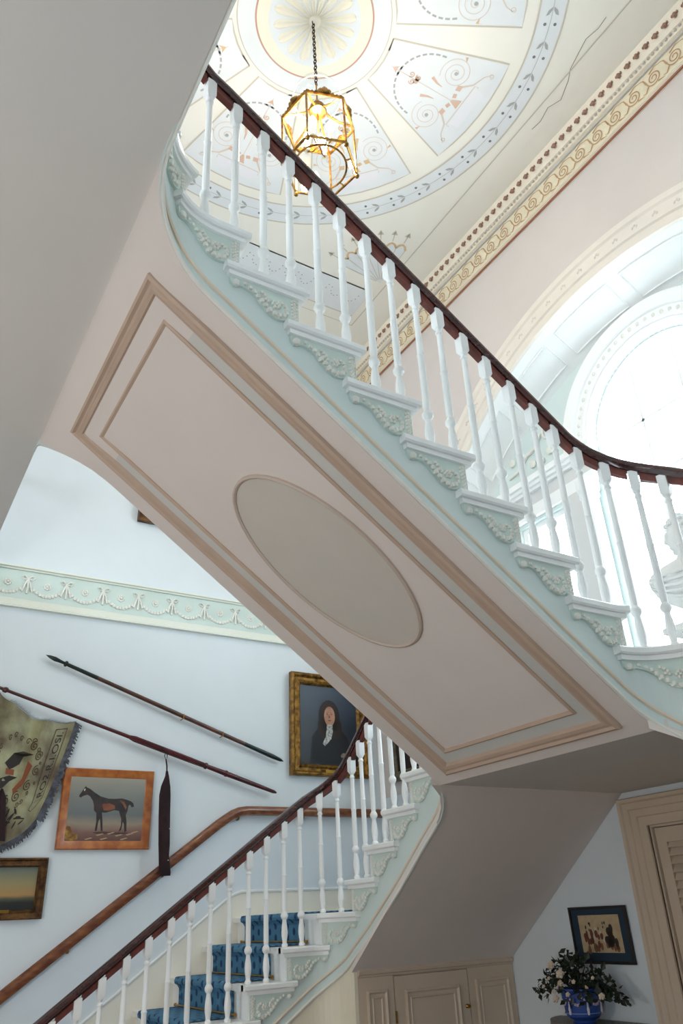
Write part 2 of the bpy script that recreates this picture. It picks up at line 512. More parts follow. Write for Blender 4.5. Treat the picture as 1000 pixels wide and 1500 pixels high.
def baluster(s, k, mir, parent):
    p = P(s, -0.028, mir)
    h = round((rail_z(s) - 0.022 - tz(k)) / 0.01) * 0.01
    if h not in BAL:
        BAL[h] = baluster_mesh(h).mesh('baluster', white_paint, 0.5)
    o = put('baluster', BAL[h], parent)
    o.location = (p[0], p[1], tz(k))
    a, b = P(s - 0.01, 0, mir), P(s + 0.01, 0, mir)
    o.rotation_euler = (0, 0, math.atan2(b[1] - a[1], b[0] - a[0]))
    return o
LEN = {k: 0.317 for k in FRONT}
LEN[10], LEN[15], LEN[16] = 0.36, 0.40, 0.31
BU = {k: 1.0 for k in FRONT}
BU[15] = 1.30; BU[23] = 1.0; BU[10] = 1.1

def build_steps(parent, ks, mir, sides):
    """treads, risers, brackets of steps ks; sides = which open ends get returns"""
    for k in ks:
        m = MB()
        s = FRONT[k]; z = tz(k); zr0 = tz(k - 1)
        if k <= 9:
            x = 0.30 + s
            slab(m, rect(x, x + GO + 0.03, 4.40, YNI), z, mir)
            rb = (x + 0.03, x + 0.045, 4.40, YNI)
        elif k == 10:
            slab(m, [(2.45, 4.40), (2.52, 4.36), (2.57, 4.25), (2.57, 4.16), (XWI, 4.16), (XWI, YNI), (2.45, YNI)], z, mir)
            rb = (2.48, 2.495, 4.38, YNI)
        elif k <= 14:
            y = 4.234 - (s - SL[2])
            slab(m, rect(2.57, XWI, y - GO - 0.03, y), z, mir)
            rb = (2.57, XWI, y - 0.045, y - 0.03)
        elif k == 15:
            lp = [P(q, 0) for q in samples(FRONT[15], 3.60)]
            poly = [(XWI, 3.335)] + lp
            poly = poly + [(2.36, lp[-1][1]), (2.36, YM - lp[-1][1])] + [(a, YM - b) for a, b in reversed(lp)] + [(XWI, YM - 3.335)]
            slab(m, poly, z, False)
            rb = None
            for yy in (3.335 - 0.045, YM - 3.335 + 0.03):
                MB().box(2.57, XWI, yy, yy + 0.015, zr0, z - 0.03).obj('riser', white_paint, parent, smooth=0)
        elif k <= 23:
            x = 1.045 + GO * (22 - k)
            yl = P(s)[1] - 0.005
            slab(m, rect(x - GO - 0.03, x, YM - yl, yl), z, False)
            rb = (x - 0.045, x - 0.03, YM - yl + 0.01, yl - 0.01)
        for q in sides:
            tread_return(m, k, s, LEN[k], q)
        m.obj('tread', white_paint, parent)
        if rb:
            y0, y1 = (YM - rb[3], YM - rb[2]) if mir else (rb[2], rb[3])
            MB().box(rb[0], rb[1], y0, y1, zr0, z - 0.03).obj('riser', white_paint, parent, smooth=0)
        for q in sides:
            if k >= 2:
                bm_, rl = bracket_meshes(k, q, BU[k])
                bo = bm_.obj('bracket', aqua_green, parent)
                rl.obj('scroll_relief', relief, bo, smooth=0.9)
# --- left arm
left = empty('stair_flight', (1.5, 5.0, 0), 'white painted lower stair flight along the picture wall with quarter landing', 'staircase')
leftp = left
def L_(o):
    return o
SPLIT = 3.30
def string_parts(parent, a, b, mir, bead=True):
    st = string_mesh(a, b, mir).obj('string', aqua, parent)
    if bead: path_sweep(max(a, 0.45), b, mir, lambda s: zb(s) + 0.006, 0.008, 6, 0.004).obj('lower_bead', relief, st)
    path_sweep(max(a, 0.55), b, mir, lambda s: zb(s) + 0.062, 0.008, 6, 0.002).obj('upper_bead', bead_cream, st)
def relocate(root):
    """children hold world coordinates"""
    for c in root.children:
        c.location = Vector(c.location) - Vector(root.location)
build_steps(left, range(1, 15), False, [False])
string_parts(left, 0.05, SPLIT, False)
def mid_soffit(parent, mir):
    m = MB()
    mp = lambda p: mir_pt(p, mir)
    zf = lambda y: min(ZLS, 1.943 + 0.76 * (3.414 - y) - 0.0)
    ys = [4.2, 3.8, 3.45, 3.34, 3.28, 3.22, 3.16, 3.105]
    rings = []
    for y in ys:
        x = 2.56 if y >= 3.34 else 2.32 + math.sqrt(max(0, 0.25 ** 2 - (3.34 - y) ** 2)) - 0.01
        z = zf(y)
        rings.append([mp((x, y, z)), mp((XWI, y, z)), mp((XWI, y, z + 0.03)), mp((x, y, z + 0.03))])
    m.loft(rings)
    m.obj('soffit', soffit_pink, parent)
mid_soffit(left, False)
# spandrel under the lower flight
sp = MB()
for s0, s1 in zip(samples(0.4, 2.40), samples(0.4, 2.40)[1:]):
    r = []
    for s in (s0, s1):
        o = P(s, -0.006); i = P(s, -0.028)
        r.append([(*o, 0), (*o, max(0.01, zb(s))), (*i, max(0.01, zb(s))), (*i, 0)])
    sp.loft(r)
spo = sp.obj('spandrel', cream_paint, left)
for d in (0.10, 0.14):
    pts = []
    xa, xb_ = 1.0 + d, 2.36 - d + 0.06
    top = lambda x: zb(x - 0.30) - d - 0.02
    lp = [(xa, top(xa)), (xb_, top(xb_)), (xb_, 0.15 + d), (xa, 0.15 + d), (xa, top(xa))]
    MB().tube([(x, 4.404 + 0.004, z) for x, z in lp], 0.008 if d < 0.12 else 0.005, 6).obj('panel_moulding', cream_paint, spo)
relocate(left)
# --- right arm (only its top shows)
right = empty('stair_flight', (3.1, 1.0, 0), 'short stair flight dropping from the half landing away from the picture wall', 'staircase')
build_steps(right, range(10, 15), True, [True])
string_parts(right, 2.15, SPLIT, True)
mid_soffit(right, True)
relocate(right)
# --- half landing and upper flight
upper = empty('stair_flight', (1.5, YC, 2.475), 'upper flight with aqua strings and pink panelled underside rising past the window', 'staircase')
build_steps(upper, range(15, 24), False, [False, True])
for q in (False, True):
    string_parts(upper, SPLIT, STOT - 0.001, q, q)
    m = MB()
    tread_return(m, 24, FRONT[24], SL[6] + 0.10 - FRONT[24], q)
    m.obj('landing_nosing', white_paint, upper)
    bm_, rl = bracket_meshes(24, q, 1.0)
    bo = bm_.obj('bracket', aqua_green, upper); rl.obj('scroll_relief', relief, bo, smooth=0.9)
MB().box(0.535, 0.55, YM - 3.10, 3.10, tz(23), ZUP - 0.03).obj('riser', white_paint, upper, smooth=0)
m = MB(); m.prism([(0.40, YSI), (0.43, YSI), (0.43, YM - 3.36)] + [P(q, 0, True) for q in reversed(samples(FRONT[24], SL[6]))] + [P(q) for q in samples(FRONT[24], SL[6])] + [(0.43, 3.36), (0.43, YNI), (0.40, YNI)], XYZ, ZUP - 0.03, ZUP)
m.obj('landing_edge', white_paint, upper)
# upper soffit
def yl_at(x):
    if x < 0.70: return 3.36 - math.sqrt(max(0, 0.27 ** 2 - (0.70 - x) ** 2))
    if x > 2.32: return 3.34 - math.sqrt(max(0, 0.25 ** 2 - (x - 2.32) ** 2))
    return 3.09
def zs(x):
    z = 3.953 - 0.7266 * x
    if x < 0.74:
        s = SL[5] + 0.27 * math.asin(min(1, (0.70 - x) / 0.27)) if x < 0.70 else SL[4] + 2.32 - x
        z = zb(s)
    return z
m = MB(); rings = []
for x in [0.4301, 0.434, 0.445, 0.46, 0.49, 0.53, 0.58, 0.64, 0.70, 0.74, 1.2, 1.8, 2.32, 2.36, 2.40, 2.44]:
    y = yl_at(x) - 0.001; z = zs(x) - 0.004
    rings.append([(x, YM - y, z), (x, y, z), (x, y, z + 0.03), (x, YM - y, z + 0.03)])
m.loft(rings)
up_soff = m.obj('soffit', soffit_pink, upper)
lp = [P(q, -0.004) for q in samples(3.27, 3.56) if P(q)[0] > 2.441]
poly = [(XWI, 3.105), (2.56, 3.105)] 
poly = [(2.44, YM - 3.12), (2.50, YM - 3.16), (2.53, YM - 3.105), (XWI, YM - 3.105), (XWI, 3.105), (2.53, 3.105), (2.50, 3.16), (2.44, 3.12)]
MB().prism(poly, XYZ, ZLS, ZLS + 0.03).obj('landing_soffit', soffit_plain, upper, smooth=0)
# panel on the underside
SLOPE = math.atan(0.7266)
def sof(x, y, w):
    """w metres below the soffit plane"""
    w += 0.0035
    return (x - w * sin(SLOPE), y, 3.953 - 0.7266 * x - w * cos(SLOPE))
def sframe(m, x0, x1, y0, y1, prof):
    """prof (inset, drop)"""
    k = cos(SLOPE)
    rings = []
    for cx, cy, sx, sy in ((x0, y0, 1, 1), (x1, y0, -1, 1), (x1, y1, -1, -1), (x0, y1, 1, -1)):
        rings.append([sof(cx + sx * i * k, cy + sy * i, d) for i, d in prof])
    return m.loft(rings, True, False, wrap=True)
X0, X1, Y0, Y1 = 0.512, 2.393, 1.921, 2.967
f1 = sframe(MB(), X0, X1, Y0, Y1, [(0, -0.002), (0, 0.016), (0.012, 0.022), (0.022, 0.014), (0.03, 0.014), (0.036, 0.02), (0.05, 0.016), (0.056, 0.006), (0.06, -0.002)])
f1.obj('outer_moulding', mould_tan, up_soff)
b1 = sframe(MB(), X0 + 0.048, X1 - 0.048, Y0 + 0.06, Y1 - 0.06, [(0, -0.001), (0, 0.002), (0.062, 0.002), (0.062, -0.001)])
b1.obj('grey_border', soffit_grey, up_soff, smooth=0)
f2 = sframe(MB(), X0 + 0.095, X1 - 0.095, Y0 + 0.117, Y1 - 0.117, [(0, -0.002), (0, 0.008), (0.008, 0.012), (0.018, 0.006), (0.018, -0.002)])
f2.obj('inner_moulding', mould_tan, up_soff)
ocx, ocy, ora, orb = 1.452, 2.425, 0.385, 0.285
el = [(ocx + ora * cos(2 * PI * i / 48), ocy + orb * sin(2 * PI * i / 48)) for i in range(48)]
MB().prism(el, sof, -0.001, 0.003).obj('oval_field', C('oval_grey_paint', 206, 198, 188, rough=0.7, noise=0.03), up_soff, smooth=0)
MB().tube([sof(a, b, 0.004) for a, b in el + el[:1]], 0.009, 6).obj('oval_moulding', C('moulding_taupe_paint', 196, 178, 164, rough=0.6), up_soff)
relocate(upper)

# --- balustrades
def balustrade(mir, k0, label, s_start):
    root = empty('balustrade', (*P(3.0, 0, mir), 2.0), label, 'balustrade')
    pts = samples(s_start, STOT - 0.02)
    prof = [(-0.020, -0.022), (0.020, -0.022), (0.024, -0.012), (0.030, -0.004), (0.031, 0.008), (0.026, 0.020), (0.014, 0.027), (0.0, 0.029), (-0.014, 0.027), (-0.026, 0.020), (-0.031, 0.008), (-0.030, -0.004), (-0.024, -0.012)]
    rings = []
    for s in sorted(set(pts + [round(q, 4) for q in frange(s_start, STOT - 0.02, 0.05)])):
        z = rail_z(s)
        rings.append([(*P(s, -0.028 + a, mir), z + b) for a, b in prof])
    rail = MB().loft(rings).obj('handrail', mahogany, root)
    bs = []
    for k in range(k0, 24):
        if k == 10: offs = (0.045, 0.145)
        elif k == 15: offs = (0.045, 0.145, 0.245)
        elif k == 16: offs = (0.05, 0.165)
        else: offs = (0.042, 0.152)
        for u in offs:
            s = FRONT[k] + u
            if k == 15 and s > FRONT[16] + 0.03: continue
            baluster(s, k, mir, root); bs.append(s)
    for j in range(4):
        s = FRONT[24] + 0.06 + j * 0.11
        baluster(s, 24, mir, root); bs.append(s)
    for a, b in zip(bs, bs[1:]):
        a2, b2 = a + 0.021, b - 0.021
        if b2 - a2 < 0.02: continue
        rr = []
        for s in frange(a2, b2, 0.04):
            z = rail_z(s) - 0.0225
            rr.append([(*P(s, -0.028 - 0.013, mir), z - 0.034), (*P(s, -0.028 + 0.013, mir), z - 0.034), (*P(s, -0.028 + 0.013, mir), z), (*P(s, -0.028 - 0.013, mir), z)])
        MB().loft(rr).obj('fillet', mahogany_dull, rail, smooth=0)
    for c in root.children:
        c.location = Vector(c.location) - Vector(root.location)
    return root
balustrade(False, 2, 'dark mahogany handrail on slim white balusters along the lower carpeted flight', 0.2)
balustrade(True, 10, 'dark mahogany handrail on slim white balusters climbing past the bright window', 2.15)

# ------------------------------------------------------------------ Venetian window
win = empty('window_1', (XB, YC, 2.95)); tag(win, kind='structure')
win_white = C('window_white_paint', 244, 244, 243, rough=0.4)
def wobj(m, name, mt=win_white, parent=win, smooth=0.6):
    o = m.obj(name, mt, parent, smooth)
    if parent is win: o.location = -Vector(win.location)
    return o
wobj(ring_sweep([(WR, -0.10), (WR, 0.02), (WR + 0.03, 0.035), (WR + 0.05, 0.03), (WR + 0.06, 0.05), (WR + 0.13, 0.05), (WR + 0.14, 0.075), (WR + 0.22, 0.085), (WR + 0.235, 0.07), (WR + 0.235, 0.0)], 0, 180, 48, YC, WZ, XB), 'arch_moulding')
for i in range(30):
    a = math.radians(3 + 174 * (i + 0.5) / 30)
    m = MB().ball((0, 0, 0), 0.016, (0.6, 1, 1.2), 6, 4) if i == 0 else None
    if m: _egg = m.mesh('egg_ornament', relief)
    o = put('egg_ornament', _egg, win)
    o.location = Vector((XB - 0.05, YC + (WR + 0.095) * cos(a), WZ + (WR + 0.095) * sin(a))) - Vector(win.location)
for sg in (-1, 1):
    e0, e1 = (YC + 0.585, YC + 1.60) if sg > 0 else (YC - 1.60, YC - 0.585)
    m = MB()
    m.box(XB - 0.03, XB, e0, e1, 4.30, 4.40)
    wobj(m, 'entablature_architrave', win_white, smooth=0)
    wobj(MB().box(XB - 0.022, XB, e0 + 0.01, e1 - 0.01, 4.40, 4.50), 'entablature_frieze', C('entablature_grey_paint', 214, 214, 212), smooth=0)
    m = MB()
    for d, z0, z1 in ((0.05, 4.50, 4.525), (0.075, 4.525, 4.555), (0.10, 4.555, 4.60)):
        m.box(XB - d, XB, e0 - (d - 0.05), e1 + (d - 0.05), z0, z1)
    wobj(m, 'entablature_cornice', smooth=0)
    y0 = YC + sg * 0.80
    wobj(MB().box(XB - 0.03, XB, y0 - 0.08, y0 + 0.08, 2.95, 4.30), 'pilaster', C('entablature_grey_paint', 214, 214, 212), smooth=0)
    # fluted column
    prof = []
    n = 36
    rings = []
    for z, rr in ((2.95, 0.085), (3.0, 0.085), (3.01, 0.07), (3.03, 0.066), (4.15, 0.060), (4.17, 0.072), (4.2, 0.066), (4.22, 0.08), (4.30, 0.082)):
        rings.append([(XB - 0.075 + (rr - (0.008 if (j % 3 == 0 and 3.0 < z < 4.16) else 0)) * cos(2 * PI * j / n), YC + sg * 0.64 + (rr - (0.008 if (j % 3 == 0 and 3.0 < z < 4.16) else 0)) * sin(2 * PI * j / n), z) for j in range(n)])
    wobj(MB().loft(rings), 'column', smooth=0.3)
    # side light
    a0, a1 = (YC + 0.90, YC + 1.41) if sg > 0 else (YC - 1.41, YC - 0.90)
    fr = MB().prism(rect(a0, a1, 2.95, 4.27), on_x, XB + 0.03, XB + 0.09, [rect(a0 + 0.045, a1 - 0.045, 2.995, 4.225)])
    wobj(fr, 'window_frame', smooth=0)
    for zz in (3.40, 3.82):
        wobj(MB().box(XB + 0.045, XB + 0.075, a0 + 0.045, a1 - 0.045, zz - 0.01, zz + 0.01), 'glazing_bar', smooth=0)
    wobj(MB().box(XB + 0.045, XB + 0.075, (a0 + a1) / 2 - 0.01, (a0 + a1) / 2 + 0.01, 2.995, 4.225), 'glazing_bar', smooth=0)
    wobj(MB().box(XB + 0.055, XB + 0.060, a0 + 0.04, a1 - 0.04, 2.99, 4.23), 'pane', glass_m, smooth=0)
    # tympanum relief
    rel = MB()
    q = lambda a, b, w=0: (XB - 0.012 - w, YC + sg * a, b)
    rel.tube([q(a, b) for a, b in spiral(0.93, 4.93, 0.02, 0.10, 0, 1.6, 30, 1)], 0.012, 6)
    rel.tube([q(a, b) for a, b in [(1.02, 4.95), (1.10, 4.86), (1.20, 4.84), (1.30, 4.76), (1.42, 4.74)]], [0.014, 0.02, 0.016, 0.02, 0.008], 6)
    wobj(rel, 'scroll_relief', relief)
    for a, b in ((1.15, 4.74), (1.27, 4.68), (1.36, 4.86), (1.50, 4.70), (0.96, 4.76), (1.06, 4.72)):
        wobj(MB().ball(q(a, b), 0.035, (0.5, 1, 1), 10, 6), 'boss_relief', relief)
frame_c = MB().prism(cen, on_x, XB + 0.03, XB + 0.09, [[(YC - WR + 0.045, 2.995), (YC + WR - 0.045, 2.995)] + arc(YC, WZ, WR - 0.045, 0, 180, 40)])
wobj(frame_c, 'window_frame', smooth=0)
for yy in (-0.17, 0.17):
    wobj(MB().box(XB + 0.045, XB + 0.075, YC + yy - 0.01, YC + yy + 0.01, 2.995, WZ + 0.47), 'glazing_bar', smooth=0)
for zz in (3.35, 3.72, 4.15, 4.57):
    wobj(MB().box(XB + 0.045, XB + 0.075, YC - WR + 0.04, YC + WR - 0.04, zz - 0.01, zz + 0.01), 'glazing_bar', smooth=0)
wobj(MB().prism([(YC - WR + 0.04, 2.99), (YC + WR - 0.04, 2.99)] + arc(YC, WZ, WR - 0.04, 0, 180, 40), on_x, XB + 0.055, XB + 0.06), 'pane', glass_m, smooth=0)
wobj(MB().box(XB - 0.12, XB + 0.09, YC - 1.6, YC + 1.6, 2.90, 2.95), 'window_sill', smooth=0)

# ------------------------------------------------------------------ cornice on the window wall
gold = C('cornice_gold_paint', 232, 219, 190, rough=0.6, noise=0.06, nscale=12)
corn_cream = C('cornice_cream_paint', 236, 224, 204, rough=0.6, noise=0.04)
brown_line = C('cornice_brown_paint', 150, 96, 72, rough=0.6)
grey_line = C('cornice_grey_paint', 196, 192, 186, rough=0.6)
def cprof(pts, y0=YS, y1=YN):
    return MB().loft([[(XW - d, y, z) for d, z in pts] for y in (y0, y1)])
trim2 = cprof([(0, 6.50), (0.012, 6.50), (0.016, 6.52), (0.03, 6.528), (0.048, 6.70), (0.052, 6.71), (0.085, 6.716), (0.088, 6.745), (0.105, 6.75), (0.12, 6.79), (0.125, 6.80), (0.15, 6.835), (0.155, ZCEIL), (0, ZCEIL)]).obj('trim_2', corn_cream, smooth=0.4)
tag(trim2, kind='structure')
cprof([(0.010, 6.498), (0.020, 6.498), (0.022, 6.512), (0.010, 6.512)]).obj('red_brown_fillet', brown_line, trim2)
cprof([(0.028, 6.532), (0.034, 6.532), (0.050, 6.695), (0.044, 6.695)]).obj('gold_band', gold, trim2)
cprof([(0.05, 6.700), (0.066, 6.700), (0.066, 6.712), (0.05, 6.712)]).obj('grey_fillet', grey_line, trim2)
br = MB()
for i in range(int((YN - YS) / 0.036)):
    br.ball((XW - 0.095, YS + 0.02 + i * 0.036, 6.738), 0.012, (1, 1, 1), 5, 3)
tag(br.obj('bead_row', grey_line, trim2), kind='stuff')
dm = MB()
dm.ball((0, 0, 0), 0.017, (1, 1, 1.25), 8, 5)
dm.ball((0.004, 0.02, 0.012), 0.009, (1, 1, 1.4), 6, 4); dm.ball((0.004, -0.02, 0.012), 0.009, (1, 1, 1.4), 6, 4)
dm = dm.mesh('leaf_drop', C('cornice_leaf_paint', 150, 116, 100, rough=0.6))
n = int((YN - YS) / 0.078)
for i in range(n):
    o = put('leaf_drop', dm, trim2); o.location = (XW - 0.137, YS + 0.04 + i * 0.078, 6.80)
sm_ = MB()
slant = lambda a, b, w: (-(0.034 + (b + 0.0825) / 0.165 * 0.016) - w, a, b)
sm_.ribbon(spiral(0, 0, 0.010, 0.056, 0, 2.0, 40), 0.008, slant, 0.003)
sm_.ribbon([(0.058, 0.0), (0.072, 0.05), (0.10, 0.066)], 0.014, slant, 0.003, True)
sm_.ribbon([(0.05, -0.03), (0.078, -0.062), (0.105, -0.055)], 0.014, slant, 0.003, True)
sm_.ribbon([(-0.02, -0.055), (-0.07, -0.07)], 0.012, slant, 0.003, True)
sm_.ribbon([(0.02, 0.055), (-0.03, 0.074), (-0.075, 0.06)], 0.012, slant, 0.003, True)
sm_ = sm_.mesh('scroll', C('cornice_scroll_paint', 182, 142, 104, rough=0.6), 0)
for i in range(int((YN - YS) / 0.168)):
    o = put('scroll', sm_, trim2); o.location = (XW, YS + 0.1 + i * 0.168, 6.6135)
trim4 = MB().loft([[(x, YN - d, z) for d, z in [(0, 6.50), (0.03, 6.528), (0.05, 6.71), (0.088, 6.745), (0.12, 6.79), (0.15, 6.835), (0.155, ZCEIL), (0, ZCEIL)]] for x in (WEST_X, XW - 0.16)]).obj('trim_4', corn_cream)
tag(trim4, kind='structure')

# ------------------------------------------------------------------ frieze on the picture wall
FR = lambda pts, x0=0.48, x1=XW: MB().loft([[(x, YN - d, z) for d, z in pts] for x in (x0, x1)])
trim1 = FR([(0, 3.715), (0.018, 3.715), (0.018, 4.00), (0, 4.00)]).obj('trim_1', aqua_green, smooth=0)
tag(trim1, kind='structure')
frm = C('frieze_moulding_paint', 226, 228, 216, rough=0.6)
FR([(0.0, 3.985), (0.03, 3.985), (0.034, 3.995), (0.045, 4.0), (0.045, 4.012), (0, 4.012)]).obj('frieze_cap', frm, trim1)
FR([(0.0, 3.70), (0.034, 3.70), (0.034, 3.715), (0.026, 3.722), (0.024, 3.76), (0.018, 3.765), (0, 3.765)]).obj('frieze_base', frm, trim1)
PER = 0.2714
bow = MB()
for sg in (-1, 1):
    bow.tube([(0, 0, 0), (sg * 0.025, -0.006, 0.022), (sg * 0.045, -0.004, 0.012), (sg * 0.03, -0.004, -0.006), (0, 0, 0)], 0.006, 5)
    bow.tube([(0, 0, 0), (sg * 0.018, -0.004, -0.045), (sg * 0.034, -0.002, -0.10)], 0.007, 5)
bow.tube([(0, 0, 0), (0.002, -0.006, -0.06), (0, -0.002, -0.115)], 0.008, 5)
bow = bow.mesh('bow', relief)
sw = MB()
for i in range(13):
    t = i / 12
    sw.ball((t * PER, 0, -0.085 * (1 - (2 * t - 1) ** 2) - 0.01), 0.012 + 0.004 * sin(PI * t), (1, 0.7, 1), 6, 4)
sw = sw.mesh('garland', relief)
ro = MB()
for j in range(8):
    ro.ball((0.02 * cos(j * PI / 4), 0, 0.02 * sin(j * PI / 4)), 0.010, (1, 0.6, 1), 6, 4)
ro.ball((0, -0.004, 0), 0.011, (1, 0.8, 1), 6, 4)
ro = ro.mesh('rosette', relief)
for i in range(-1, 11):
    x = 0.786 + PER * i
    if x < 0.53: 
        pass
    else:
        o = put('bow', bow, trim1); o.location = (x, YN - 0.022, 3.925)
    if x >= 0.48 and x + PER < XW:
        o = put('garland', sw, trim1); o.location = (x, YN - 0.022, 3.90)
        o = put('rosette', ro, trim1); o.location = (x + PER / 2, YN - 0.022, 3.885)

# ------------------------------------------------------------------ painted ceiling
CC = (1.60, 2.545)
zc = ZCEIL
p_blue = C('ceiling_blue_paint', 228, 232, 234, rough=0.8, noise=0.03, nscale=6)
p_tan = C('ceiling_tan_line_paint', 204, 197, 182, rough=0.8)
p_ochre = C('ceiling_ochre_paint', 218, 186, 146, rough=0.8)
p_rust = C('ceiling_rust_paint', 200, 158, 138, rough=0.8)
p_grey = C('ceiling_grey_paint', 172, 174, 174, rough=0.8)
p_lilac = C('ceiling_lilac_paint', 231, 231, 236, rough=0.8)
p_cream2 = C('ceiling_warm_cream_paint', 240, 232, 214, rough=0.8)
def polar(theta):
    c, s = cos(theta), sin(theta)
    return lambda a, b, w: (CC[0] + a * c - b * s, CC[1] + a * s + b * c, zc - w)
pl0 = polar(0)
def annulus(name, r0, r1, mt, w, n=96, parent=ceil):
    m = MB()
    vs = [pl0(r * cos(2 * PI * i / n), r * sin(2 * PI * i / n), w) for r in (r0, r1) for i in range(n)]
    m.add(vs, [(i, (i + 1) % n, n + (i + 1) % n, n + i) for i in range(n)])
    return m.obj(name, mt, parent, smooth=0)
annulus('painted_inner_ground', 0.02, 0.50, p_blue, 0.0015)
band = annulus('painted_ring_band', 1.47, 1.64, p_blue, 0.0015)
for r in (1.465, 1.642):
    annulus('painted_ring_line', r - 0.006, r + 0.006, p_tan, 0.003, parent=band)
annulus('painted_ring_line', 1.553, 1.556, p_grey, 0.003, parent=band)
annulus('painted_red_ring', 0.377, 0.388, p_rust, 0.003)
annulus('painted_outer_ring', 0.50, 0.506, p_tan, 0.003)
annulus('painted_cream_ring', 0.30, 0.377, p_cream2, 0.0025)
sprig = MB()
for sg in (-1, 1):
    sprig.flat([(sg * 0.004, 0.0), (sg * 0.030, 0.022), (sg * 0.042, 0.055), (sg * 0.022, 0.048), (sg * 0.006, 0.022)], XYZ, 0)
sprig = sprig.mesh('painted_leaf_pair', p_grey, 0)
dots = MB()
for sg in (-1, 1):
    dots.flat([(sg * 0.034 + 0.011 * cos(j * PI / 4), 0.011 * sin(j * PI / 4)) for j in range(8)], XYZ, 0)
dots = dots.mesh('painted_berries', C('ceiling_dark_dot_paint', 120, 122, 130), 0)
for i in range(44):
    a = 2 * PI * i / 44
    for nm, me, da in (('painted_leaf_pair', sprig, 0), ('painted_berries', dots, PI / 44)):
        o = put(nm, me, band); o.location = (CC[0] + 1.555 * cos(a + da), CC[1] + 1.555 * sin(a + da), zc - 0.004); o.rotation_euler = (0, 0, a + da)
# plaster flower at the centre
for i in range(16):
    a = 2 * PI * (i + 0.5) / 16
    f = polar(a)
    m = MB()
    w = [(0.03, 0.004), (0.10, 0.016), (0.18, 0.030), (0.235, 0.034), (0.262, 0.022), (0.27, 0.0)]
    rings = []
    for r, h in w:
        rings.append([f(r, -h, 0.0), f(r, -h * 0.6, 0.010), f(r, 0, 0.004), f(r, h * 0.6, 0.010), f(r, h, 0.0)])
    m.loft(rings, closed=False, caps=False)
    m.obj('rosette_petal', C('ceiling_petal_paint', 236, 230, 212, rough=0.7), ceil)
MB().lathe([(0.001, -0.03), (0.02, -0.03), (0.035, -0.02), (0.04, -0.005), (0.04, 0)], 16, (CC[0], CC[1], zc)).obj('rosette_boss', C('ceiling_petal_paint', 0, 0, 0), ceil)
PR0, PR1 = 0.535, 1.375
def painted_panel(theta):
    f = polar(theta)
    ha = math.radians(17.3)
    outl = [(PR0 * cos(ha * t), PR0 * sin(ha * t)) for t in (-1, -0.5, 0, 0.5, 1)] + [(PR1 * cos(ha * t), PR1 * sin(ha * t)) for t in (1, 0.66, 0.33, 0, -0.33, -0.66, -1)]
    pn = MB().flat(outl, f, 0.0015).obj('painted_panel', p_blue, ceil, smooth=0)
    MB().ribbon(outl + outl[:2], 0.011, f, 0.003).obj('border_line', p_tan, pn, smooth=0)
    t_, o_, g_ = MB(), MB(), MB()
    for sg in (-1, 1):
        t_.ribbon(spiral(1.03, sg * 0.175, 0.012, 0.115, 0, 2.6, 60, sg), 0.005, f, 0.003)
        g_.flat([(1.03 + 0.014 * cos(j * PI / 4), sg * 0.175 + 0.014 * sin(j * PI / 4)) for j in range(8)], f, 0.0035)
        t_.ribbon([(1.13, sg * 0.12), (1.19, sg * 0.17), (1.22, sg * 0.25), (1.26, sg * 0.29)], 0.016, f, 0.003, True)
        t_.ribbon(spiral(1.26, sg * 0.28, 0.006, 0.02, 0, 1.2, 16), 0.006, f, 0.003)
        o_.flat([(1.10, sg * 0.075), (1.135, sg * 0.085), (1.13, sg * 0.125), (1.095, sg * 0.115)], f, 0.003)
        o_.flat([(1.115, sg * 0.02), (1.14, sg * 0.03), (1.13, sg * 0.06), (1.105, sg * 0.05)], f, 0.003)
        o_.ribbon([(0.90, sg * 0.075), (0.955, sg * 0.055), (1.0, sg * 0.05)], 0.022, f, 0.003, True)
        o_.flat([(1.015, sg * 0.30), (1.045, sg * 0.27), (1.035, sg * 0.305), (1.06, sg * 0.315)], f, 0.003)
        for j in range(9):
            a = math.radians(100 + j * 10.5)
            pt = [(0.93 + 0.26 * cos(a + d), sg * (0.235 * sin(a + d))) for d in (-0.06, 0.0, 0.06)]
            g_.ribbon(pt, 0.013, f, 0.003)
    t_.ribbon([(0.60, 0), (0.90, 0), (1.12, 0)], 0.005, f, 0.003)
    t_.ribbon([(1.235, -0.17), (1.205, -0.17), (1.205, 0.17), (1.235, 0.17)], 0.007, f, 0.003)
    o_.flat([(0.615, 0), (0.655, 0.026), (0.645, 0), (0.655, -0.026)], f, 0.0035)
    o_.flat([(1.12, -0.008), (1.19, -0.035), (1.19, 0.035), (1.12, 0.008)], f, 0.003)
    for j in range(3):
        o_.ribbon(spiral(0.76 + 0.028 * j, 0.022 * (1 if j % 2 else -1), 0.004, 0.022, j, 1.3, 16), 0.008, f, 0.003)
    o_.flat([(0.80, -0.03), (0.83, -0.02), (0.83, 0.02), (0.80, 0.03)], f, 0.003)
    t_.obj('painted_scrollwork', C('ceiling_scroll_paint', 218, 204, 192), pn, smooth=0)
    o_.obj('painted_foliage', p_ochre if round(theta * 4 / PI) % 2 else C('ceiling_sienna_paint', 214, 182, 162), pn, smooth=0)
    g_.obj('painted_dashes', p_grey, pn, smooth=0)
    MB().flat([(1.215, -0.15), (1.30, -0.15), (1.30, 0.15), (1.215, 0.15)], f, 0.0025).obj('painted_tablet', p_lilac, pn, smooth=0)
for i in range(8):
    painted_panel(i * PI / 4)
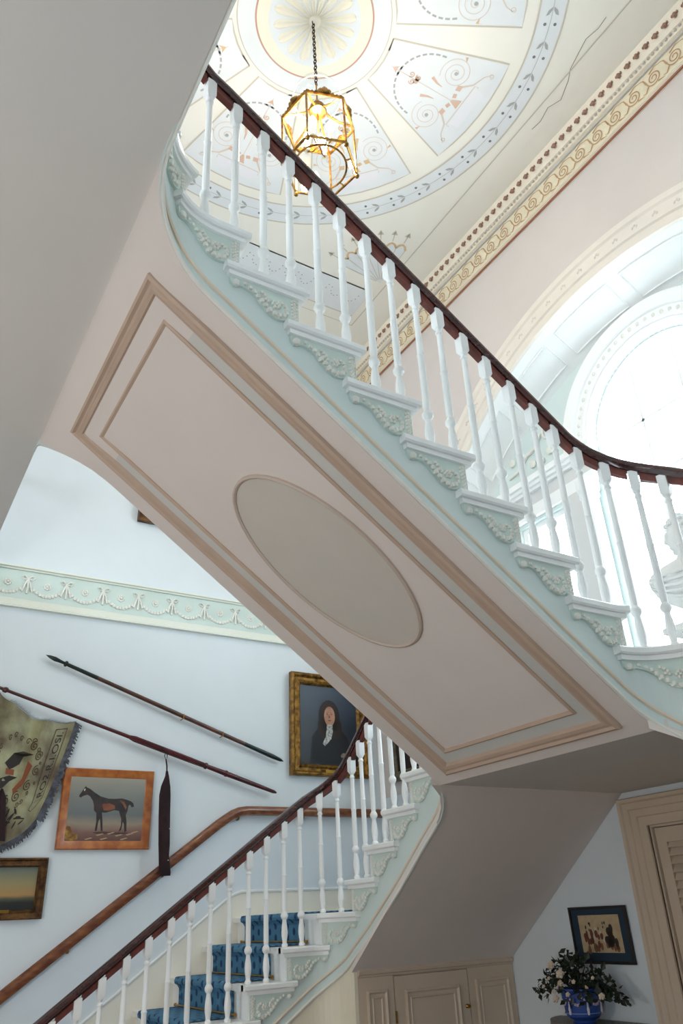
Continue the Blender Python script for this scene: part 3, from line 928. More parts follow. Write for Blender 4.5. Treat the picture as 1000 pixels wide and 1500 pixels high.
# square border and corner fans
xr, yr = 1.72, 2.35
bl = [(CC[0] + a, CC[1] + b) for a, b in ((-xr, -yr), (xr, -yr), (xr, yr), (-xr, yr))]
MB().ribbon(bl + bl[:2], 0.012, lambda a, b, w: (a, b, zc - w), 0.003).obj('painted_border_line', p_tan, ceil, smooth=0)
for sy in (-1, 1):
    for sx in (-1, 1):
        ax, ay = CC[0] + sx * 1.66, CC[1] + sy * 1.74
        th = math.atan2(-sy * 1.0, -sx * 1.0)
        f = (lambda ax, ay, th: lambda a, b, w: (ax + a * cos(th) - b * sin(th), ay + a * sin(th) + b * cos(th), zc - w))(ax, ay, th)
        fan = MB().flat([(0, 0)] + arc(0, 0, 0.46, -42, 42, 14), f, 0.0015).obj('painted_fan', p_blue, ceil, smooth=0)
        t_, o_ = MB(), MB()
        for j in range(8):
            a0 = math.radians(-42 + 84 * j / 7)
            t_.ribbon([(0.05 * cos(a0), 0.05 * sin(a0)), (0.44 * cos(a0), 0.44 * sin(a0))], 0.006, f, 0.003)
            if j < 7:
                a1 = math.radians(-42 + 84 * (j + 0.5) / 7)
                o_.ribbon([((0.43 + 0.05 * sin(PI * q / 4)) * cos(a1 + (q - 2) * 0.055), (0.43 + 0.05 * sin(PI * q / 4)) * sin(a1 + (q - 2) * 0.055)) for q in range(5)], 0.020, f, 0.003)
                t_.ribbon([(0.50 * cos(a1), 0.50 * sin(a1)), (0.60 * cos(a1), 0.60 * sin(a1))], 0.008, f, 0.003)
                t_.flat([(0.62 * cos(a1), 0.62 * sin(a1)), (0.57 * cos(a1 + 0.05), 0.57 * sin(a1 + 0.05)), (0.57 * cos(a1 - 0.05), 0.57 * sin(a1 - 0.05))], f, 0.003)
        t_.obj('painted_fan_ribs', p_tan, fan, smooth=0); o_.obj('painted_scallops', p_ochre, fan, smooth=0)
for y0, y1 in ((4.42, 4.78),):
    pn = MB().flat(rect(1.2, 3.25, y0, y1), lambda a, b, w: (a, b, zc - w), 0.0015).obj('painted_oblong_panel', p_blue, ceil, smooth=0)
    lp = rect(1.2, 3.25, y0, y1)
    MB().ribbon(lp + lp[:2], 0.011, lambda a, b, w: (a, b, zc - w), 0.003).obj('border_line', p_tan, pn, smooth=0)
    g_ = MB()
    for j in range(12):
        for q in range(7):
            x = 1.35 + j * 0.16
            g_.flat([(x + 0.06 * cos(q * 0.5) + 0.008 * cos(t), y0 + 0.10 + 0.10 * sin(q * 0.5) + 0.008 * sin(t)) for t in (0, 1.57, 3.14, 4.71)], lambda a, b, w: (a, b, zc - w), 0.003)
    g_.obj('painted_dashes', p_grey, pn, smooth=0)
crk = [(3.40, 2.43), (3.41, 2.35), (3.38, 2.24), (3.42, 2.15), (3.36, 2.02), (3.31, 1.95), (3.28, 1.85), (3.25, 1.75), (3.27, 1.66), (3.26, 1.58)]
MB().ribbon(crk, 0.005, lambda a, b, w: (a, b, zc - w), 0.002).obj('plaster_crack', C('crack_dark_line', 150, 142, 130), ceil, smooth=0)  # thin dark crack line in the ceiling plaster

# ------------------------------------------------------------------ carpet
def carpet_material():
    m = bpy.data.materials.new('blue_carpet'); m.use_nodes = True
    nt = m.node_tree; b = nt.nodes['Principled BSDF']; b.inputs['Roughness'].default_value = 0.95
    uv = nt.nodes.new('ShaderNodeUVMap')
    sep = nt.nodes.new('ShaderNodeSeparateXYZ'); nt.links.new(uv.outputs[0], sep.inputs[0])
    def mth(op, a, bb=None):
        n = nt.nodes.new('ShaderNodeMath'); n.operation = op
        for i, v in enumerate((a, bb)):
            if v is None: continue
            if isinstance(v, (int, float)): n.inputs[i].default_value = v
            else: nt.links.new(v, n.inputs[i])
        return n.outputs[0]
    u = mth('MULTIPLY', sep.outputs[0], 12.0); v = mth('MULTIPLY', sep.outputs[1], 15.0)
    row = mth('FLOOR', u)
    off = mth('MULTIPLY', mth('MODULO', row, 2.0), 0.5)
    fu = mth('SUBTRACT', mth('FRACT', u), 0.5); fv = mth('SUBTRACT', mth('FRACT', mth('ADD', v, off)), 0.5)
    d = mth('SQRT', mth('ADD', mth('POWER', mth('MULTIPLY', fu, 3.4), 2.0), mth('POWER', mth('MULTIPLY', fv, 2.3), 2.0)))
    rp = nt.nodes.new('ShaderNodeValToRGB')
    rp.color_ramp.elements[0].position = 0.62; rp.color_ramp.elements[1].position = 0.80
    rp.color_ramp.elements[0].color = (*s2l(44, 70, 106), 1); rp.color_ramp.elements[1].color = (*s2l(84, 136, 168), 1)
    nt.links.new(d, rp.inputs[0])
    # darker leafy border along both edges
    e = mth('ABSOLUTE', mth('SUBTRACT', sep.outputs[0], 0.423))
    w = mth('MULTIPLY', mth('SINE', mth('MULTIPLY', sep.outputs[1], 60.0)), 0.012)
    ed = mth('GREATER_THAN', mth('ADD', e, w), 0.365)
    mix = nt.nodes.new('ShaderNodeMixRGB'); mix.inputs[2].default_value = (*s2l(44, 84, 120), 1)
    wv = mth('MULTIPLY', ed, mth('ADD', 0.5, mth('MULTIPLY', mth('SINE', mth('MULTIPLY', sep.outputs[1], 140.0)), 0.5)))
    nt.links.new(wv, mix.inputs[0]); nt.links.new(rp.outputs[0], mix.inputs[1])
    nt.links.new(mix.outputs[0], b.inputs['Base Color'])
    n = nt.nodes.new('ShaderNodeTexNoise'); n.inputs['Scale'].default_value = 400
    bp = nt.nodes.new('ShaderNodeBump'); bp.inputs['Strength'].default_value = 0.3; bp.inputs['Distance'].default_value = 0.003
    nt.links.new(n.outputs[0], bp.inputs['Height']); nt.links.new(bp.outputs[0], b.inputs['Normal'])
    return m
carpet_m = carpet_material()
def runner(parent, prof, a0, a1, fn):
    """prof = list of (run, z); width a0..a1; fn(run, width, z)"""
    m = MB(); m.uv = []
    L = 0; prev = None
    t = 0.007
    nrm = []
    for i, p in enumerate(prof):
        q0 = prof[max(i - 1, 0)]; q1 = prof[min(i + 1, len(prof) - 1)]
        dx, dz = q1[0] - q0[0], q1[1] - q0[1]; d = math.hypot(dx, dz) or 1
        nrm.append((-dz / d * t, dx / d * t))
    for i, p in enumerate(prof):
        if prev: L += math.hypot(p[0] - prev[0], p[1] - prev[1])
        prev = p
        for w in (a0, a1):
            m.v.append(fn(p[0], w, p[1])); m.uv.append((w - a0, L))
        for w in (a0, a1):
            m.v.append(fn(p[0] - nrm[i][0], w, p[1] - nrm[i][1])); m.uv.append((w - a0, L))
    for i in range(len(prof) - 1):
        a, b = 4 * i, 4 * i + 4
        m.f += [(a, a + 1, b + 1, b), (a + 2, b + 2, b + 3, a + 3), (a, b, b + 2, a + 2), (a + 1, a + 3, b + 3, b + 1)]
    return m.obj('runner', carpet_m, parent, smooth=0.5)
carpet = empty('stair_carpet', (1.5, 5.0, 0.0), 'blue patterned carpet runner on the stairs below the picture wall', 'carpet')
prof = []
for k in range(1, 11):
    x = 0.30 + FRONT[k] if k < 10 else 2.45
    z = tz(k)
    prof += [(x + 0.022, z - RISE + 0.016), (x + 0.021, z - 0.055), (x + 0.006, z - 0.034), (x - 0.010, z - 0.026), (x - 0.0135, z - 0.010), (x - 0.006, z + 0.008), (x + 0.006, z + 0.0115)]
    if k < 10: prof += [(x + GO - 0.004, z + 0.0115), (x + GO + 0.018, z + 0.012)]
prof += [(2.55, 1.6615), (3.60, 1.6615)]
o = runner(carpet, prof, 4.584, 5.43, lambda r, w, z: (r, w, z)); local(o)
prof = []
for k in range(11, 15):
    y = 4.234 - (FRONT[k] - SL[2]); z = tz(k)
    prof += [(-y + 0.022, z - RISE + 0.016), (-y + 0.021, z - 0.055), (-y + 0.006, z - 0.034), (-y - 0.010, z - 0.026), (-y - 0.0135, z - 0.010), (-y - 0.006, z + 0.008), (-y + 0.006, z + 0.0115), (-y + 0.21, z + 0.0115), (-y + 0.232, z + 0.012)]
o = runner(carpet, prof, 2.78, 3.60, lambda r, w, z: (w, -r, z)); local(o)
brass = mat('brass', s2l(176, 136, 66), rough=0.28, metal=1.0, noise=0.25, nscale=20)
for k in range(2, 11):
    x = (0.30 + FRONT[k] if k < 10 else 2.45) + 0.016
    m = MB().tube([(x, 4.545, tz(k - 1) + 0.018), (x, 5.47, tz(k - 1) + 0.018)], 0.006, 8)
    for yy in (4.545, 5.47):
        m.ball((x, yy, tz(k - 1) + 0.018), 0.011, (1, 1, 1), 8, 5)
    local(m.obj('stair_rod', brass, carpet))

# ------------------------------------------------------------------ wall string, wall handrail
sk = [(0.45, 0.0), (0.45, 0.36)]
ln = lambda x: 1.344 + 0.7 * (x - 1.778)
sk = [(0.30, 0), (0.30, ln(0.30)), (2.40, ln(2.40)), (2.46, 1.806), (2.52, 1.82), (XW - 0.01, 1.82), (XW - 0.01, 1.66), (2.46, 1.66)]
for k in range(9, 0, -1):
    xf = 2.45 - (10 - k) * GO
    sk += [(xf + GO + 0.02, tz(k) + 0.004), (xf + 0.02, tz(k) + 0.004)] if False else []
sk = [(0.30, 0), (0.30, ln(0.30)), (2.40, ln(2.40)), (2.46, 1.806), (2.52, 1.82), (XW - 0.01, 1.82), (XW - 0.01, 0.0)]
bb = MB().prism(sk, on_y, YN - 0.0035, YN).obj('baseboard_north', C('skirting_paint', 238, 232, 218, rough=0.5), smooth=0); tag(bb, kind='structure')
MB().tube([(x, YN - 0.008, z) for x, z in [(0.30, ln(0.30)), (2.38, ln(2.38)), (2.44, 1.80), (2.50, 1.82), (XW - 0.02, 1.82)]], 0.010, 6).obj('cap_moulding', white_paint, bb)
for k in range(1, 11):   # white skirting boards standing on each step against the wall
    pass
wr = []
for x in frange(0.35, 2.30, 0.2): wr.append((x, 1.290 + 0.724 * (x - 0.961)))
wr += [(2.36, 2.298), (2.41, 2.328), (2.46, 2.348), (2.52, 2.356), (2.6, 2.358), (3.0, 2.358), (3.4, 2.358), (3.72, 2.358)]
rp_ = [(0.052, -0.030), (0.066, -0.026), (0.074, -0.008), (0.076, 0.008), (0.070, 0.024), (0.058, 0.034), (0.046, 0.036), (0.034, 0.030), (0.026, 0.014), (0.022, -0.012), (0.026, -0.026), (0.036, -0.030)]
rings = []
for i, (x, z) in enumerate(wr):
    a = wr[max(i - 1, 0)]; b = wr[min(i + 1, len(wr) - 1)]
    d = Vector((b[0] - a[0], b[1] - a[1])).normalized()
    rings.append([(x - d.y * h, YN - q, z + d.x * h) for q, h in rp_])
whr = empty('wall_handrail', (1.5, YN, 1.6), 'golden brown handrail fixed to the picture wall, bending level over the landing', 'handrail')
local(MB().loft(rings).obj('rail', oak_rail, whr))
for i in (2, 5, 8, 13, 16):
    if i < len(wr):
        x, z = wr[i]
        local(MB().tube([(x, YN - 0.005, z - 0.05), (x, YN - 0.03, z - 0.05), (x, YN - 0.048, z - 0.028)], 0.007, 6).obj('rail_bracket', brass, whr))

# ------------------------------------------------------------------ cupboard under the middle flight
CY = 4.20
cup = empty('cupboard', (3.16, CY, 0), 'stone coloured panelled cupboard under the stair soffit with a middle door', 'cupboard')
cx0, cx1 = 2.60, XW - 0.012
def cobj(m, name, mt=joinery, parent=cup, smooth=0.0):
    o = m.obj(name, mt, parent, smooth)
    if parent is cup: local(o)
    return o
def panel_frame(x0, x1, z0, z1, y, prof):
    rings = []
    for cx, cz, sx, sz in ((x0, z0, 1, 1), (x1, z0, -1, 1), (x1, z1, -1, -1), (x0, z1, 1, -1)):
        rings.append([(cx + sx * i, y - d, cz + sz * i) for i, d in prof])
    return MB().loft(rings, True, False, wrap=True)
cobj(MB().box(cx0, cx1, CY + 0.02, CY + 0.5, 0, 1.33), 'carcass')
cobj(MB().loft([[(x, CY + 0.02 - d, z) for d, z in [(0, 1.315), (0.02, 1.315), (0.024, 1.325), (0.034, 1.330), (0.038, 1.345), (0.03, 1.356), (0.014, 1.36), (0, 1.36)]] for x in (cx0, cx1)]), 'cornice', smooth=0.5)
PM = [(0, -0.004), (0, 0.010), (0.010, 0.014), (0.020, 0.004), (0.034, 0.002), (0.040, 0.008), (0.046, 0.002), (0.046, -0.004)]
for x0, x1, nm in ((2.60, 2.835, 'side_panel'), (3.375, cx1, 'side_panel')):
    pn = cobj(MB().box(x0, x1, CY, CY + 0.019, 0, 1.314), nm)
    panel_frame(x0 + 0.05, x1 - 0.045, 0.12, 1.25, CY, PM).obj('panel_moulding', joinery, pn, smooth=0.5)
dr = cobj(MB().box(2.842, 3.368, CY - 0.004, CY + 0.018, 0.01, 1.308), 'door')
panel_frame(2.905, 3.30, 0.12, 1.235, CY - 0.004, PM).obj('panel_moulding', joinery, dr, smooth=0.5)
MB().lathe([(0.001, 0), (0.012, 0.0), (0.012, 0.004), (0.006, 0.012), (0.011, 0.02), (0.008, 0.028), (0.001, 0.03)], 10).obj('handle', brass, dr).matrix_local = Matrix.Translation((3.345, CY - 0.004, 1.12)) @ Matrix.Rotation(PI / 2, 4, 'X')
for z in (0.3, 1.08):
    MB().tube([(2.839, CY - 0.006, z), (2.839, CY - 0.006, z + 0.06)], 0.006, 8).obj('hinge', brass, dr)

# ------------------------------------------------------------------ door under the landing
d1 = empty('door_1', (XW, YC, 0)); tag(d1, kind='structure')
def dobj(m, name, mt=joinery, parent=d1, smooth=0.5):
    o = m.obj(name, mt, parent, smooth)
    if parent is d1: local(o)
    return o
cas = []
for (ya, za, sy, sz) in ((DOOR_Y1, 0.0, 1, 0), (DOOR_Y1, DOOR_Z, 1, 1), (DOOR_Y0, DOOR_Z, -1, 1), (DOOR_Y0, 0.0, -1, 0)):
    cas.append([(XW - d, ya + sy * i, za + sz * i) for i, d in [(0, -0.02), (0, 0.018), (0.045, 0.020), (0.05, 0.028), (0.085, 0.030), (0.09, 0.038), (0.12, 0.040), (0.128, 0.052), (0.145, 0.055), (0.15, 0.045), (0.15, -0.004)]])
dobj(MB().loft(cas, True, True), 'casing')
dobj(MB().prism([(DOOR_Y0, 0), (DOOR_Y1, 0), (DOOR_Y1, DOOR_Z), (DOOR_Y0, DOOR_Z)], on_x, XW + 0.004, XW + 0.24, [rect(DOOR_Y0 + 0.012, DOOR_Y1 - 0.012, -0.01 + 0.02, DOOR_Z - 0.012)]), 'lining', smooth=0)
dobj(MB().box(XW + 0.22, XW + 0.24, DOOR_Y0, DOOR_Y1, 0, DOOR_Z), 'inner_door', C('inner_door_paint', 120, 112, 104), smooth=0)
for lf, (ya, yb) in enumerate(((YC + 0.004, DOOR_Y1 - 0.016), (DOOR_Y0 + 0.016, YC - 0.004))):
    st = 0.062
    z0, z1 = 0.012, DOOR_Z - 0.016
    leaf = dobj(MB().prism(rect(ya, yb, z0, z1), on_x, XW + 0.02, XW + 0.055, [rect(ya + st, yb - st, z0 + 0.14, 0.95), rect(ya + st, yb - st, 1.05, z1 - 0.075)]), 'louvred_leaf', smooth=0)
    sl = MB().loft([[(XW + 0.018 + a, y, b) for a, b in ((0, -0.022), (0.006, -0.024), (0.036, 0.022), (0.030, 0.024))] for y in (ya + st + 0.001, yb - st - 0.001)]).mesh('slat', joinery, 0)
    zz = z0 + 0.165
    while zz < z1 - 0.08:
        if not (0.93 < zz < 1.075):
            o = put('slat', sl, leaf); o.location = (0, 0, zz)
        zz += 0.040
    MB().ball((XW + 0.012, YC + (0.03 if lf == 0 else -0.03), 1.0), 0.014, (1, 1, 1), 10, 6).obj('knob', brass, leaf)

# ------------------------------------------------------------------ pictures
def frame_mesh(w, h, prof):
    """outer size w x h, local x right, z up, facing -y; prof (inset from outside, depth)"""
    rings = []
    for cx, cz, sx, sz in ((-w / 2, -h / 2, 1, 1), (w / 2, -h / 2, -1, 1), (w / 2, h / 2, -1, -1), (-w / 2, h / 2, 1, -1)):
        rings.append([(cx + sx * i, -d, cz + sz * i) for i, d in prof])
    return MB().loft(rings, True, False, wrap=True)
def bead_line(w, h, inset, d, r, step):
    m = MB()
    for (ax, az, bx, bz) in ((-1, -1, 1, -1), (1, -1, 1, 1), (1, 1, -1, 1), (-1, 1, -1, -1)):
        x0, z0, x1, z1 = ax * (w / 2 - inset), az * (h / 2 - inset), bx * (w / 2 - inset), bz * (h / 2 - inset)
        n = int(math.hypot(x1 - x0, z1 - z0) / step)
        for i in range(n):
            t = i / n
            m.ball((x0 + (x1 - x0) * t, -d, z0 + (z1 - z0) * t), r * random.uniform(0.8, 1.15), (1, 0.7, 1), 5, 3)
    return m
gilt = mat('gilt', s2l(166, 124, 58), rough=0.38, metal=0.75, color2=s2l(92, 62, 28), nscale=26, bump=0.6, bscale=70)
gilt_dark = mat('dark_gilt', s2l(120, 84, 44), rough=0.45, metal=0.5, color2=s2l(62, 38, 22), nscale=20, bump=0.5, bscale=60)
maple = C('maple_wood', 186, 112, 52, rough=0.3, color2=s2l(150, 78, 32), nscale=16, coat=0.4)
black_edge = C('frame_black_edge', 34, 28, 24, rough=0.5)
PX = lambda a, b, w: (a, -w, b)
def ell(cx, cz, rx, rz, n=20, a=0):
    return [(cx + rx * cos(2 * PI * i / n) * cos(a) - rz * sin(2 * PI * i / n) * sin(a), cz + rx * cos(2 * PI * i / n) * sin(a) + rz * sin(2 * PI * i / n) * cos(a)) for i in range(n)]
def picture(name, x0, x1, z0, z1, border, label, prof, fm, canvas_mat, on='north', tilt=0.03, beads=None, edge=True):
    w, h = abs(x1 - x0), z1 - z0
    cz = (z0 + z1) / 2
    loc = ((x0 + x1) / 2, YN - 0.006, cz) if on == 'north' else (XW - 0.010, (x0 + x1) / 2, cz)
    root = empty(name, loc, label, 'picture', rot=(tilt, 0, 0) if on == 'north' else (tilt, 0, -PI / 2))
    off = -h / 2 * sin(tilt)
    root.location = Vector(root.location) + (Vector((0, off, 0)) if on == 'north' else Vector((off, 0, 0)))
    fr = frame_mesh(w, h, prof).obj('frame', fm, root, smooth=0.5)
    if beads:
        for b in beads: bead_line(w, h, *b).obj('carved_beading', fm, fr, smooth=0.9)
    cv = MB().box(-w / 2 + border - 0.004, w / 2 - border + 0.004, -0.010, -0.002, -h / 2 + border - 0.004, h / 2 - border + 0.004).obj('canvas', canvas_mat, root, smooth=0)
    return root, cv, w - 2 * border, h - 2 * border
def paint(cv, name, polys, mt, w=0.0112):
    m = MB()
    for p in polys: m.flat(p, PX, w)
    return m.obj(name, mt, cv, smooth=0)
GPROF = [(0, 0), (0, 0.045), (0.012, 0.055), (0.025, 0.05), (0.04, 0.03), (0.06, 0.028), (0.075, 0.038), (0.085, 0.03), (0.095, 0.012), (0.095, 0.0)]
# portrait
def ramp_z(name, stops, nscale=3, lo=-0.5, hi=0.5, dist=0.25, rough=0.4):
    """vertical colour changes of a painted picture, object space z"""
    m = bpy.data.materials.new(name); m.use_nodes = True; nt = m.node_tree; b = nt.nodes['Principled BSDF']
    b.inputs['Roughness'].default_value = rough
    tc = nt.nodes.new('ShaderNodeTexCoord'); sep = nt.nodes.new('ShaderNodeSeparateXYZ'); nt.links.new(tc.outputs['Object'], sep.inputs[0])
    mr = nt.nodes.new('ShaderNodeMapRange'); mr.inputs[1].default_value = lo; mr.inputs[2].default_value = hi
    nt.links.new(sep.outputs[2], mr.inputs[0])
    n = nt.nodes.new('ShaderNodeTexNoise'); n.inputs['Scale'].default_value = nscale; n.inputs['Detail'].default_value = 6
    mp = nt.nodes.new('ShaderNodeMapping'); mp.inputs['Scale'].default_value = (1, 1, 2.2)
    nt.links.new(tc.outputs['Object'], mp.inputs[0]); nt.links.new(mp.outputs[0], n.inputs['Vector'])
    a = nt.nodes.new('ShaderNodeMath'); a.operation = 'SUBTRACT'; a.inputs[1].default_value = 0.5; nt.links.new(n.outputs[0], a.inputs[0])
    c = nt.nodes.new('ShaderNodeMath'); c.operation = 'MULTIPLY_ADD'; c.inputs[1].default_value = dist; nt.links.new(a.outputs[0], c.inputs[0]); nt.links.new(mr.outputs[0], c.inputs[2])
    rp = nt.nodes.new('ShaderNodeValToRGB')
    while len(rp.color_ramp.elements) < len(stops): rp.color_ramp.elements.new(0.5)
    for e, (p, col) in zip(rp.color_ramp.elements, stops): e.position = p; e.color = (*s2l(*col), 1)
    nt.links.new(c.outputs[0], rp.inputs[0]); nt.links.new(rp.outputs[0], b.inputs['Base Color'])
    return m
pc = ramp_z('portrait_background', [(0, (30, 32, 38)), (0.5, (44, 52, 64)), (1, (64, 76, 92))], 4, -0.33, 0.33)
root, cv, cw, ch = picture('portrait_painting', 2.90, 3.63, 2.635, 3.46, 0.095, 'gilt framed dark portrait of a person with a white lace cravat', GPROF, gilt, pc, beads=[(0.018, 0.052, 0.009, 0.02), (0.078, 0.036, 0.007, 0.016)])
skin = C('painted_skin', 196, 150, 122, rough=0.5, color2=s2l(150, 100, 76), nscale=9)
hair = C('painted_dark_hair', 40, 28, 22, rough=0.5)
paint(cv, 'painted_coat', [[(-0.18, -0.31), (-0.16, -0.10), (-0.08, 0.0), (0.0, 0.03), (0.09, 0.0), (0.18, -0.10), (0.23, -0.31)]], C('painted_dark_coat', 26, 28, 34), 0.0108)
paint(cv, 'painted_hair', [ell(0.005, 0.075, 0.10, 0.135), ell(-0.055, -0.02, 0.05, 0.09), ell(0.075, -0.02, 0.05, 0.09)], hair, 0.0112)
paint(cv, 'painted_face', [ell(0.008, 0.075, 0.052, 0.082)], skin, 0.0116)
paint(cv, 'painted_features', [ell(-0.014, 0.092, 0.009, 0.004, 8), ell(0.028, 0.092, 0.009, 0.004, 8), ell(0.008, 0.040, 0.014, 0.0045, 8), [(0.004, 0.09), (0.014, 0.062), (0.0, 0.060)], [(-0.026, 0.104), (-0.004, 0.107), (-0.004, 0.102)], [(0.018, 0.107), (0.04, 0.104), (0.018, 0.102)]], C('painted_dark_feature', 96, 56, 44), 0.0119)
paint(cv, 'painted_cravat', [[(-0.018, 0.005), (0.034, 0.005), (0.036, -0.05), (0.02, -0.11), (-0.04, -0.17), (-0.062, -0.15), (-0.03, -0.09)]], C('painted_lace', 206, 204, 196, rough=0.6, color2=s2l(120, 122, 124), nscale=60), 0.0118)
paint(cv, 'painted_hand', [ell(0.13, -0.235, 0.025, 0.016, 12, 0.6)], C('painted_hand_skin', 150, 132, 118, noise=0.3, nscale=30), 0.0116)
MB().box(-0.06, 0.06, -0.048, -0.028, -0.385, -0.362).obj('name_plate', brass, root, smooth=0)
# second dark portrait on the window wall
pc2 = ramp_z('second_portrait_background', [(0, (34, 26, 24)), (0.6, (52, 42, 40)), (1, (70, 62, 58))], 4, -0.4, 0.4)
root, cv, cw, ch = picture('portrait_painting', 4.75, 5.33, 2.575, 3.35, 0.075, 'dark portrait in a grey gilt frame at the landing corner, half hidden by balusters', [(0, 0), (0, 0.035), (0.02, 0.045), (0.05, 0.025), (0.065, 0.03), (0.075, 0.01), (0.075, 0)], C('grey_gilt', 120, 112, 96, rough=0.5, color2=s2l(80, 70, 56), nscale=20), pc2, on='east')
paint(cv, 'painted_coat', [[(-0.20, -0.31), (-0.14, -0.06), (0.0, 0.02), (0.14, -0.06), (0.20, -0.31)]], C('painted_brown_coat', 40, 28, 26), 0.0108)
paint(cv, 'painted_face', [ell(0.0, 0.11, 0.055, 0.08)], skin, 0.0112)
# horse
hb = ramp_z('horse_picture_ground', [(0, (92, 66, 58)), (0.16, (128, 92, 84)), (0.27, (150, 136, 118)), (0.42, (108, 112, 112)), (0.72, (128, 130, 124)), (1, (158, 152, 138))], 5, -0.21, 0.21, 0.14)
root, cv, cw, ch = picture('horse_painting', 1.181, 1.80, 2.097, 2.610, 0.057, 'painting of a dark bay horse in a broad maple frame beside the banner', [(0, 0), (0, 0.022), (0.006, 0.028), (0.03, 0.020), (0.05, 0.014), (0.057, 0.008), (0.057, 0)], maple, hb, tilt=0.05)
HP = [(270, 380), (275, 365), (300, 320), (312, 300), (320, 310), (345, 320), (380, 345), (430, 375), (490, 390), (540, 390), (590, 385), (630, 395), (660, 405), (680, 420), (688, 445), (670, 452), (655, 430), (645, 440), (640, 480), (630, 510), (640, 560), (645, 630), (630, 640), (622, 580), (612, 560), (605, 620), (585, 640), (600, 590), (598, 540), (575, 480), (540, 475), (480, 495), (450, 495), (460, 560), (468, 630), (455, 632), (440, 540), (430, 560), (425, 630), (410, 630), (415, 560), (410, 500), (390, 480), (385, 440), (375, 410), (350, 375), (330, 365), (300, 375), (285, 388)]
hz = lambda p: ((p[0] - 482) / 555 * cw, (467 - p[1]) / 465 * ch)
paint(cv, 'painted_horse', [[hz(p) for p in HP]], C('painted_dark_bay', 38, 34, 36, rough=0.5, color2=s2l(62, 48, 44), nscale=14), 0.0112)
paint(cv, 'painted_flank', [[hz(p) for p in ((445, 432), (500, 424), (540, 440), (545, 465), (500, 480), (460, 478))], [hz(p) for p in ((575, 400), (600, 430), (625, 470), (632, 450), (610, 410))]], C('painted_chestnut', 134, 78, 52, rough=0.5, noise=0.3, nscale=24), 0.0116)
paint(cv, 'painted_blaze', [[hz(p) for p in ((302, 325), (312, 318), (310, 335), (303, 338))]], C('painted_white', 214, 210, 200), 0.0118)
paint(cv, 'painted_blanket', [[hz(p) for p in ((186, 690), (188, 640), (205, 598), (232, 600), (250, 640), (290, 660), (292, 690), (255, 704))]], C('painted_ochre_blanket', 176, 132, 52, color2=s2l(112, 76, 30), nscale=40), 0.0112)
paint(cv, 'painted_straw', [[hz((x, y)), hz((x + 46, y - 12)), hz((x + 60, y - 8)), hz((x + 14, y + 6))] for x, y in ((420, 660), (500, 650), (560, 664), (640, 656), (340, 690), (450, 690), (680, 640), (600, 690))], C('painted_straw', 176, 150, 112), 0.0114)
paint(cv, 'painted_shadow', [[hz(p) for p in ((390, 640), (470, 634), (560, 640), (660, 640), (640, 652), (520, 656), (420, 650))]], C('painted_umber', 78, 58, 52), 0.0110)
# seascape
sb_ = ramp_z('seascape_picture', [(0, (28, 30, 30)), (0.18, (36, 38, 36)), (0.28, (88, 86, 68)), (0.36, (170, 132, 82)), (0.6, (150, 138, 98)), (1, (98, 110, 104))], 4, -0.125, 0.125, 0.18)
root, cv, cw, ch = picture('seascape_painting', 0.62, 1.145, 1.70, 2.05, 0.056, 'small stormy seascape in a dark gilt frame below the banner', [(0, 0), (0, 0.03), (0.008, 0.036), (0.02, 0.024), (0.035, 0.022), (0.044, 0.028), (0.05, 0.016), (0.056, 0.008), (0.056, 0)], gilt_dark, sb_, tilt=0.06, beads=[(0.008, 0.034, 0.0055, 0.014), (0.044, 0.027, 0.004, 0.011)])
MB().box(-0.06, 0.065, -0.034, -0.02, -0.135, -0.118).obj('name_plate', brass, root, smooth=0)
# picture on the wall above the frieze
root, cv, cw, ch = picture('landscape_painting', 1.545, 2.40, 4.575, 5.25, 0.08, 'gilt framed picture hanging above the plaster frieze, mostly hidden by the flight', [(0, 0), (0, 0.05), (0.02, 0.055), (0.04, 0.035), (0.07, 0.03), (0.08, 0.01), (0.08, 0)], gilt_dark, ramp_z('upper_picture', [(0, (54, 40, 28)), (1, (104, 84, 56))], 4, -0.3, 0.3))
# print by the flowers
pr_g = C('print_paper', 186, 164, 130, rough=0.7, noise=0.15, nscale=30)
root, cv, cw, ch = picture('framed_print', 3.222, 3.638, 1.325, 1.612, 0.012, 'print of figures in a black frame with blue mount above the flowers', [(0, 0), (0, 0.016), (0.012, 0.018), (0.014, 0.008), (0.014, 0)], black_edge, C('print_mount', 26, 50, 68, rough=0.7), on='east', tilt=0.02)
paint(cv, 'print_sheet', [rect(-0.145, 0.152, -0.088, 0.10)], pr_g, 0.0108)
for nm, mt, n_, (u0, u1, v0, v1), rr in (('printed_uniforms', C('print_red_brown', 104, 58, 44), 12, (-0.11, 0.02, -0.05, 0.01), 0.014), ('printed_horse', C('print_dark', 52, 40, 34), 12, (0.04, 0.115, -0.05, 0.04), 0.018), ('printed_figures', C('print_pale', 196, 192, 178), 9, (-0.06, 0.08, -0.02, 0.03), 0.010), ('printed_ground', C('print_brown', 122, 84, 60), 10, (-0.12, 0.12, -0.075, -0.05), 0.016), ('printed_hats', C('print_black', 34, 28, 26), 9, (-0.11, 0.10, 0.025, 0.06), 0.006)):
    _o = paint(cv, nm, [ell(random.uniform(u0, u1), random.uniform(v0, v1), rr * random.uniform(0.5, 0.9), rr * random.uniform(1.0, 1.8), 10) for _ in range(n_)], mt, 0.011 + 0.0002 * n_ / 3)
    tag(_o, kind='stuff')

